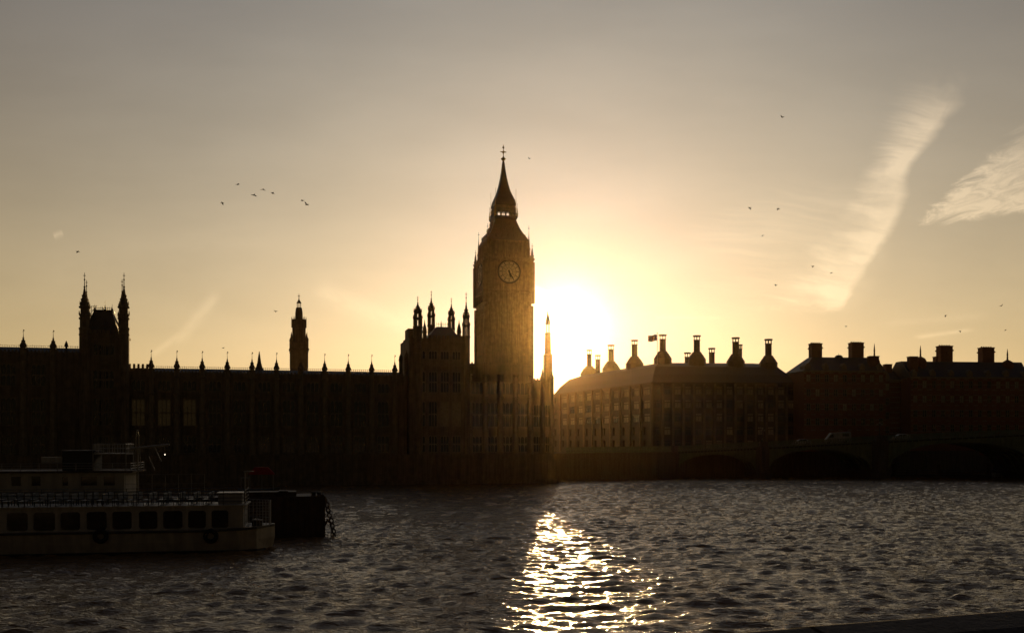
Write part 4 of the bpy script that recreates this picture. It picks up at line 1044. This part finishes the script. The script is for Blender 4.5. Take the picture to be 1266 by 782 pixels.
hb.v = [(x + off, y, z) for x, y, z in hb.v]; hull = hb.build('hull', M['cream'], tb, smooth=False)
b = MB()
for sgn in (0, 7):
    for p, q in zip(stn, stn[1:]):
        a, c = p[sgn], q[sgn]; dy_ = -.1 if sgn == 0 else .1
        b.add([(a[0] + off, a[1], a[2] - .02), (c[0] + off, c[1], c[2] - .02), (c[0] + off, c[1] + dy_, c[2] - .02), (a[0] + off, a[1] + dy_, a[2] - .02),
               (a[0] + off, a[1], a[2] - .2), (c[0] + off, c[1], c[2] - .2), (c[0] + off, c[1] + dy_, c[2] - .2), (a[0] + off, a[1] + dy_, a[2] - .2)],
              [(0, 1, 2, 3), (7, 6, 5, 4), (0, 1, 5, 4), (3, 2, 6, 7)])
b.build('rubbing_strake', M['hull'], hull)
b = MB()
for p, q in zip(stn, stn[1:]):
    for sgn, yy_ in ((2, -.02), (5, .02)):
        a, c = p[sgn], q[sgn]; b.add([(a[0] + off, a[1] + yy_, -.05), (c[0] + off, c[1] + yy_, -.05), (c[0] + off, c[1] * 1.02 + yy_, .28), (a[0] + off, a[1] * 1.02 + yy_, .28)], [(0, 1, 2, 3)])
b.build('boot_topping', M['hull'], hull)
zdk = 1.9; zct = bz(200, 626.5); xc1 = bu_(299)
wpx = [(7, 33), (40, 67), (74, 98), (106, 131), (138, 162), (171, 194), (201, 225), (232, 254), (261, 282)]
usw = [(bu_(a), bu_(c)) for a, c in wpx]
for k in range(3): w_ = usw[0]; usw.insert(0, (w_[0] - 2.15, w_[1] - 2.15))
zwin = (bz(200, 653.5), bz(200, 631.5))
xs0 = off - LB + 3
b = MB()
for v0, v1 in ((vS + .25, vS + .37), (2.23, 2.35)): skin(b, xs0, xc1, zdk, zct, usw, [zwin], v0, v1)
b.box(xc1, xc1 + .1, vS + .25, 2.35, zdk, zct); b.box(xs0 - .1, xs0, vS + .25, 2.35, zdk, zct); b.box(xs0, xc1, vS + .4, 2.2, zdk, zdk + .05)
b.build('cabin', M['white'], tb)
for p, q in usw:
    for v0, s in ((vS + .27, 1), (2.33, -1)):
        w = q - p; h = zwin[1] - zwin[0]; fr2 = MB(); cr = .22; o1 = []
        # rounded-corner frame built as four corner fillets plus a thin rim
        for cx_, cz_, a0 in ((w / 2 - cr, h - cr, 0), (-w / 2 + cr, h - cr, 90), (-w / 2 + cr, cr, 180), (w / 2 - cr, cr, 270)):
            ar = [(cx_ + cr * math.cos(R(a0 + d)), cz_ + cr * math.sin(R(a0 + d))) for d in range(0, 91, 15)]
            kx = cx_ + cr * (1 if a0 in (0, 270) else -1); kz = cz_ + cr * (1 if a0 in (0, 90) else -1)
            fr2.ex([(kx, kz)] + ar, 0, .08)
        wo = fr2.build('window', M['white'], tb, loc=((p + q) / 2, v0 if s > 0 else v0 - .08, zwin[0])); MB().box(-w / 2, w / 2, .03, .045, 0, h).build('pane', M['glass'], wo)
b = MB(); b.box(xs0 - .4, xc1 + .35, vS + .1, 2.5, zct, zct + .1); b.build('upper_deck', M['cream'], tb)
b = MB(); rails(b, [(xs0, vS + .2, 0), (xc1 + .2, vS + .2, 0), (xc1 + .2, 2.4, 0), (xs0, 2.4, 0)], zct + .1, zct + 1.25, 4, 1.6)
b.build('upper_railing', M['iron'], tb)
b = MB(); xb0 = xc1 + .2; xb1 = bu_(332)
rails(b, [(xb0, vS + .15, 0), (xb1 - 1.2, vS + .35, 0), (xb1, vS + 1.3, 0), (xb1, 1.2, 0), (xb1 - 1.2, 2.2, 0), (xb0, 2.4, 0)], 2.1, bz(320, 621), 4, .28, .022)
b.build('bow_railing', M['white'], tb)
b = MB(); b.box(xb0, xb1 - .8, -1.6, 1.6, 2.0, 2.08); b.lathe(xb1 - 1.1, 0, [(.15, 2.05), (.15, 2.5), (.2, 2.52), (.2, 2.6)], 8); b.box(xb0 + .5, xb0 + 1.3, -1.4, -.8, 2.08, 2.6); b.build('foredeck_gear', M['hull'], tb)
for px in (125, 261):
    b = MB(); b.torus((bu_(px), vS - .2, bz(px, 662)), .42, .17, 'y', 24, 8); b.tube((bu_(px), vS - .2, bz(px, 662) + .5), (bu_(px), vS - .05, 2.1), .03, 5); b.build('tyre_fender', M['rubber'], tb, smooth=True)
# benches on upper deck
bm_ = MB(); bm_.box(-.25, .25, -.9, .9, .40, .46)
bm_.box(.2, .27, -.9, .9, .5, .95)
for y_ in (-.8, .8): bm_.box(-.2, -.14, y_ - .03, y_ + .03, 0, .4); bm_.box(.2, .26, y_ - .03, y_ + .03, 0, .5)
bme = bm_.mesh('bench', M['seat'])
x = xs0 + 1
while x < xc1 - 2.4:
    for y_ in (-1.25, 1.05): link('bench', bme, tb, (x, y_, zct + .1))
    x += 1.15
b = MB(); xw = bu_(283); b.box(xw - 1.0, xw + .9, -1.0, 1.0, zct + .1, zct + .95); b.box(xw - 1.1, xw + 1.0, -1.1, 1.1, zct + .95, zct + 1.02); b.build('deck_locker', M['white'], tb)
b = MB(); b.tube((bu_(300), 0, zct), (bu_(300), 0, bz(300, 583)), .06, 8); b.box(bu_(298), bu_(311), -.12, .12, bz(300, 584), bz(300, 583)); b.build('mast', M['white'], tb)

# second vessel moored behind
F2 = Frame((150 - 633) / F * 93, 93., math.atan(.15))
t2 = thing('work_boat', 'darker work boat with a raised wheelhouse and railed roof moored behind the white passenger boat', 'boat', (F2.o[0], F2.o[1], 0), F2.rz)
h2, s2 = hull_mesh(26, 6., lambda x: 1.6 + .5 * max(0, (x + 6) / 6) ** 2, 5.)
ofs = F2.u(255, -3); h2.v = [(x + ofs, y, z) for x, y, z in h2.v]; h2.build('hull', M['hull'], t2)
z2 = lambda px, py, v=-2.6: F2.z(px, py, v); u2 = lambda px, v=-2.6: F2.u(px, v)
b = MB(); xa, xb_ = u2(-20), u2(152); zr_ = z2(80, 584)
uw = [(u2(p), u2(q)) for p, q in ((14, 26), (39, 50), (77, 84), (100, 120), (128, 142))]
for v0, v1 in ((-2.6, -2.45), (2.45, 2.6)): skin(b, xa, xb_, 1.5, zr_, uw, [(z2(40, 600), z2(40, 588.5))], v0, v1)
b.box(xb_, xb_ + .12, -2.6, 2.6, 1.5, zr_); b.box(xa - .12, xa, -2.6, 2.6, 1.5, zr_); b.build('deckhouse', M['cream'], t2)
for p, q in uw: MB().box(p, q, -2.53, -2.51, z2(40, 600), z2(40, 588.5)).build('pane', M['glass'], t2)
b = MB(); b.box(xa - .3, xb_ + .9, -2.9, 2.9, zr_, zr_ + .16); b.build('roof', M['rust'], t2)
b = MB(); rails(b, [(xa, -2.8, 0), (xb_ + .7, -2.8, 0), (xb_ + .7, 2.8, 0)], zr_ + .16, z2(40, 572.5), 3, 1.5); b.build('roof_railing', M['white'], t2)
wh0, wh1 = u2(72), u2(112)
b = MB(); b.box(wh0, wh1, -1.4, 1.4, zr_ + .16, z2(90, 558)); b.box(wh0 - .2, wh1 + .2, -1.6, 1.6, z2(90, 558), z2(90, 558) + .1); b.build('wheelhouse', M['hull'], t2)
b = MB(); p0, p1 = u2(111), u2(152); zp = z2(130, 560); b.box(p0, p1, -1.6, 1.6, zp - .12, zp)
for x_ in (p0, p1): 
    for y_ in (-1.5, 1.5): b.tube((x_, y_, zr_ + .1), (x_, y_, zp), .05)
rails(b, [(p0, -1.6, 0), (p1, -1.6, 0), (p1, 1.6, 0), (p0, 1.6, 0), (p0, -1.6, 0)], zp, z2(130, 548.5), 2, .42, .035); b.build('railed_platform', M['white'], t2)
b = MB(); xm = u2(162)
for dx_ in (-.32, .32): b.tube((xm + dx_, 0, zr_), (xm + dx_ * .25, 0, z2(162, 533)), .05)
b.tube((u2(150), 0, z2(150, 555)), (u2(203), 0, z2(203, 549.5)), .11, 8); b.tube((u2(183), 0, z2(183, 551)), (u2(192), 0, z2(192, 571)), .07); b.tube((u2(176), 0, z2(176, 564)), (u2(184), 0, z2(184, 582)), .06)
b.tube((xm, 0, 1.5), (xm, 0, z2(162, 552)), .1); b.tube((u2(197), 0, z2(197, 561.5)), (u2(197), 0, z2(197, 549.5)), .015, 5); b.sph((xm, 0, z2(162, 532)), .12); b.build('mast_and_boom', M['cream'], t2)
b = MB(); b.sph((u2(197), 0, z2(197, 562)), .05, 8); b.build('hanging_lamp', M['lamp'], t2)
dg, sdg = hull_mesh(1.7, .9, lambda x: .5, .8, zk=-.05); dg.v = [(x + u2(73), y - 1.6, z + zr_ + .9) for x, y, z in dg.v]
di = dg.build('dinghy', M['white'], None, loc=None); di.parent = t2
b = MB(); rails(b, [(u2(155), -2.6, 0), (u2(252), -2.2, 0)], 1.7, z2(200, 586), 5, 1.1, .025); b.build('foredeck_railing', M['cream'], t2)

# mooring barge end with heavy chain
FM = Frame((402 - 633) / F * 92.4, 92.4, math.atan(.24))
t3 = thing('mooring_barge', 'blunt dark steel barge end with a rusty hull beside the passenger boat bow', 'barge', (FM.o[0], FM.o[1], 0), FM.rz)
zt3 = FM.z(370, 613); xl = FM.u(322)
b = MB(); b.ex([(xl - 9, -1.2), (-.1, -1.2), (0, -.2), (0, zt3 - .12), (-.12, zt3), (xl - 9, zt3 - .15)], 0, 5.0)
k = xl - 8.5
while k < -.3: b.box(k, k + .14, -.06, -.002, .3, zt3 - .4); k += .95
b.box(xl - 9, .05, -.12, -.062, zt3 - .4, zt3 - .12); b.box(xl - 9, .04, -.1, -.062, .3, .5); b.build('hull', M['rust'], t3)
b = MB(); b.box(xl - 2, FM.u(366.5), .6, 3.2, zt3 - .16, FM.z(350, 608)); b.box(FM.u(345), FM.u(356), .4, 2.0, FM.z(350, 608), FM.z(350, 606.5)); b.lathe(FM.u(395), .8, [(.28, zt3 - .02), (.2, zt3 + .1), (.2, zt3 + .25), (.3, zt3 + .3), (.3, zt3 + .36)], 10)
b.lathe(FM.u(388), .8, [(.28, zt3 - .02), (.2, zt3 + .1), (.2, zt3 + .25), (.3, zt3 + .3), (.3, zt3 + .36)], 10); b.build('deck_fittings', M['rust'], t3)
b = MB(); path = [FM.uz(*p) for p in ((399, 612), (402, 614), (404, 621), (405.5, 629), (407, 636), (409.5, 642), (411, 650), (412.5, 657), (413, 668))]
path2 = [FM.uz(*p) for p in ((402.5, 646), (405, 642), (407.5, 644), (409, 650), (410.5, 655), (411, 663))]
def chain(b, path, R_, y):
    pts = [Vector((x, y, z)) for x, z in path]; L = [0]
    for p, q in zip(pts, pts[1:]): L.append(L[-1] + (q - p).length)
    s = 0; i = 0; step = R_ * 2.1
    while s < L[-1]:
        while i < len(L) - 2 and s > L[i + 1]: i += 1
        p = pts[i].lerp(pts[i + 1], (s - L[i]) / (L[i + 1] - L[i])); d = (pts[i + 1] - pts[i]).normalized()
        tmp = MB(); tmp.torus((0, 0, 0), R_, R_ * .36, 'y', 12, 6, sx=.7)
        q = d.to_track_quat('Z', 'Y').to_matrix().to_4x4() @ Matrix.Rotation(random.choice((.2, 1.4)), 4, 'Z')
        b.add([Matrix.Translation(p) @ q @ Vector(v) for v in tmp.v], tmp.f); s += step
chain(b, path, .24, -.15); chain(b, path2, .22, -.3); b.build('anchor_chain', M['rust'], t3, smooth=True)

# small launch with a red canopy under the palace wall
FL = Frame((346 - 633) / F * 172, 172., R(12))
t4 = thing('canopied_launch', 'small open launch under a red canopy in front of the palace river wall', 'boat', (FL.o[0], FL.o[1], 0), FL.rz)
h4, s4 = hull_mesh(7.0, 2.2, lambda x: .8 + .3 * max(0, (x + 3) / 3) ** 2, 3.); h4.build('hull', M['hull'], t4)
zc0, zc1 = FL.z(330, 586), FL.z(330, 577)
b = MB(); b.ex([(-5.2, zc0), (-.9, zc0), (-1.1, zc0 + .35), (-2, zc1), (-4.2, zc1), (-5.0, zc0 + .35)], -1.1, 1.1); b.build('canopy', M['red'], t4)
b = MB()
for x in (-5.0, -3.0, -1.1):
    for y in (-1, 1): b.tube((x, y, .7), (x, y, zc0), .04)
b.build('canopy_posts', M['white'], t4)
MB().box(-6.6, -5.1, -.6, .6, zc0 - .6, zc0 - .5).box(-6.5, -6.4, -.5, .5, .7, zc0 - .6).box(-5.3, -5.2, -.5, .5, .7, zc0 - .6).build('helm_roof', M['white'], t4)
# low landing pontoon under the right-hand arch
FP = Frame((1226 - 633) / F * 246, 246., R(2))
t5 = thing('landing_pontoon', 'dark low landing pontoon lying under the rightmost bridge arch', 'pontoon', (FP.o[0], FP.o[1], 0), FP.rz)
MB().box(-24, 0, 0, 5, -.6, .9).build('float', M['hull'], t5)
b = MB(); rails(b, [(-24, .2, 0), (-.2, .2, 0)], .9, 1.9, 2, 2.4, .05); b.build('railing', M['iron'], t5)
for x in (-23.5, -12, .35): MB().tube((x, 2.5, -2), (x, 2.5, 3.4), .28, 10).build('mooring_pile', M['rust'], t5)

F6 = Frame((1292 - 633) / F * 256, 256., R(3))  # pale boat added in place of a strip of water reflecting the sky
t6 = thing('reflection_launch', 'low pale launch added in place of the bright sky reflection on the water under the rightmost arch at the right edge', 'boat', (F6.o[0], F6.o[1], 0), F6.rz)
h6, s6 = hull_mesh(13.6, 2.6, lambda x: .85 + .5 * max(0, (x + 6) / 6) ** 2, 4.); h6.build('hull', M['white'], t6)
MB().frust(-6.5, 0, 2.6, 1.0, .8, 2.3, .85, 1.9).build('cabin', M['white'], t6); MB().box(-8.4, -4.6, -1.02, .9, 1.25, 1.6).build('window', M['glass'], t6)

# ================================================================== BIRDS
def bird_mesh(flap, span):
    b = MB(); b.sph((0, 0, 0), .09, 8, sc=(2.6, 1, 1)); b.lathe(0, 0, [(.01, 0), (.01, .01)], 4)
    b.add([(-.2, -.03, 0), (-.2, .03, 0), (-.42, .1, .0), (-.42, -.1, .0), (-.2, -.03, .02), (-.2, .03, .02), (-.42, .1, .02), (-.42, -.1, .02)], [(0, 1, 2, 3), (7, 6, 5, 4), (0, 1, 5, 4), (1, 2, 6, 5), (2, 3, 7, 6), (3, 0, 4, 7)])
    b.sph((.25, 0, .03), .06, 8, sc=(1.2, 1, 1)); b.tube((.3, 0, .03), (.4, 0, .015), .018, 5, 0, .003)
    for s in (-1, 1):
        y1, z1 = s * span * .24, span * .24 * math.sin(flap); y2, z2_ = s * span * .5, z1 + span * .2 * math.sin(flap * .25)
        top = [(.12, s * .05, .03), (.16, y1, z1), (-.02, y2, z2_), (-.1, y1 * 1.05, z1), (-.14, s * .05, .03)]
        n = 5; vs = top + [(x, y, z - .025) for x, y, z in top]
        b.add(vs, [tuple(range(n)), tuple(range(n, 2 * n))[::-1]] + [(i, (i + 1) % n, n + (i + 1) % n, n + i) for i in range(n)])
    return b
BIRDS = [
 (294, 228, 150, 'topmost bird of the loose left flock, wings tilted'), (314, 241, 120, 'bird at the centre of the left flock, lowest of its middle three'),
 (325, 234, 130, 'bird highest of the middle three in the left flock'), (337, 239, 125, 'bird rightmost of the middle three in the left flock'),
 (275, 251, 170, 'faint bird at the far left of the left flock'), (374, 248, 160, 'upper bird of the close pair right of the left flock'),
 (379, 253, 155, 'lower bird of the close pair right of the left flock'), (96, 311, 160, 'lone bird above the twin-turreted palace tower'),
 (654, 196, 220, 'tiny bird beside the clock tower spire tip'), (967, 145, 150, 'highest bird at right, left of the long cloud streak'),
 (927, 257, 190, 'left bird of the level pair above the chimneyed office'), (962, 258, 190, 'right bird of the level pair above the chimneyed office'),
 (943, 291, 210, 'small bird just below the level pair at right'), (1005, 329, 200, 'bird against the foot of the long cloud streak, the upper left one'),
 (1028, 337, 220, 'bird inside the foot of the long cloud streak'), (959, 352, 200, 'lone low bird between chimneyed office and the cloud streak'),
 (1046, 403, 240, 'small bird just above the left brick chimneys'), (341, 385, 200, 'pale gliding bird left of the slim lantern tower'),
 (1238, 378, 190, 'bird near the right edge below the cirrus fan'), (1169, 390, 230, 'faint bird above the right brick offices, left of the edge pair'),
 (1187, 409, 230, 'lowest left bird over the right brick office chimneys'), (1243, 408, 220, 'low bird near the right edge over the hipped roof'),
 (276, 430, 240, 'tiny bird just above the palace roof left of the slim tower')]
rb = random.Random(11)
for k, (px, py, d, lab) in enumerate(BIRDS):
    o = bird_mesh(rb.uniform(-.5, .9), rb.uniform(1.0, 1.35)).build('bird', M['feather'], None, loc=((px - 633) / F * d, d, H + (545 - py) * d / F))
    o.rotation_euler = (rb.uniform(-.6, .6), rb.uniform(-.4, .4), rb.uniform(-1.2, 1.2) + (math.pi if rb.random() < .5 else 0)); o.scale = (d / 180,) * 3 if d < 151 else (.8,) * 3
    tag(o, lab, 'bird', 'birds flying over the river')

# ================================================================== SUN GLARE VOLUME
GLARE_DENSITY = 0.000022  # scattering volume added for the lens-glare veil around the sun
if GLARE_DENSITY > 0:
    b = MB(); b.box(-1900, 1900, -200, 2600, -5, 125)
    m = bpy.data.materials.new('glare_volume'); m.use_nodes = True; t = m.node_tree; t.nodes.clear()
    pv = t.nodes.new('ShaderNodeVolumePrincipled'); pv.inputs['Color'].default_value = (1, .68, .32, 1); pv.inputs['Density'].default_value = GLARE_DENSITY; pv.inputs['Anisotropy'].default_value = .95
    om = t.nodes.new('ShaderNodeOutputMaterial'); t.links.new(pv.outputs[0], om.inputs['Volume'])
    tag(b.build('glare_volume', m), kind='stuff')
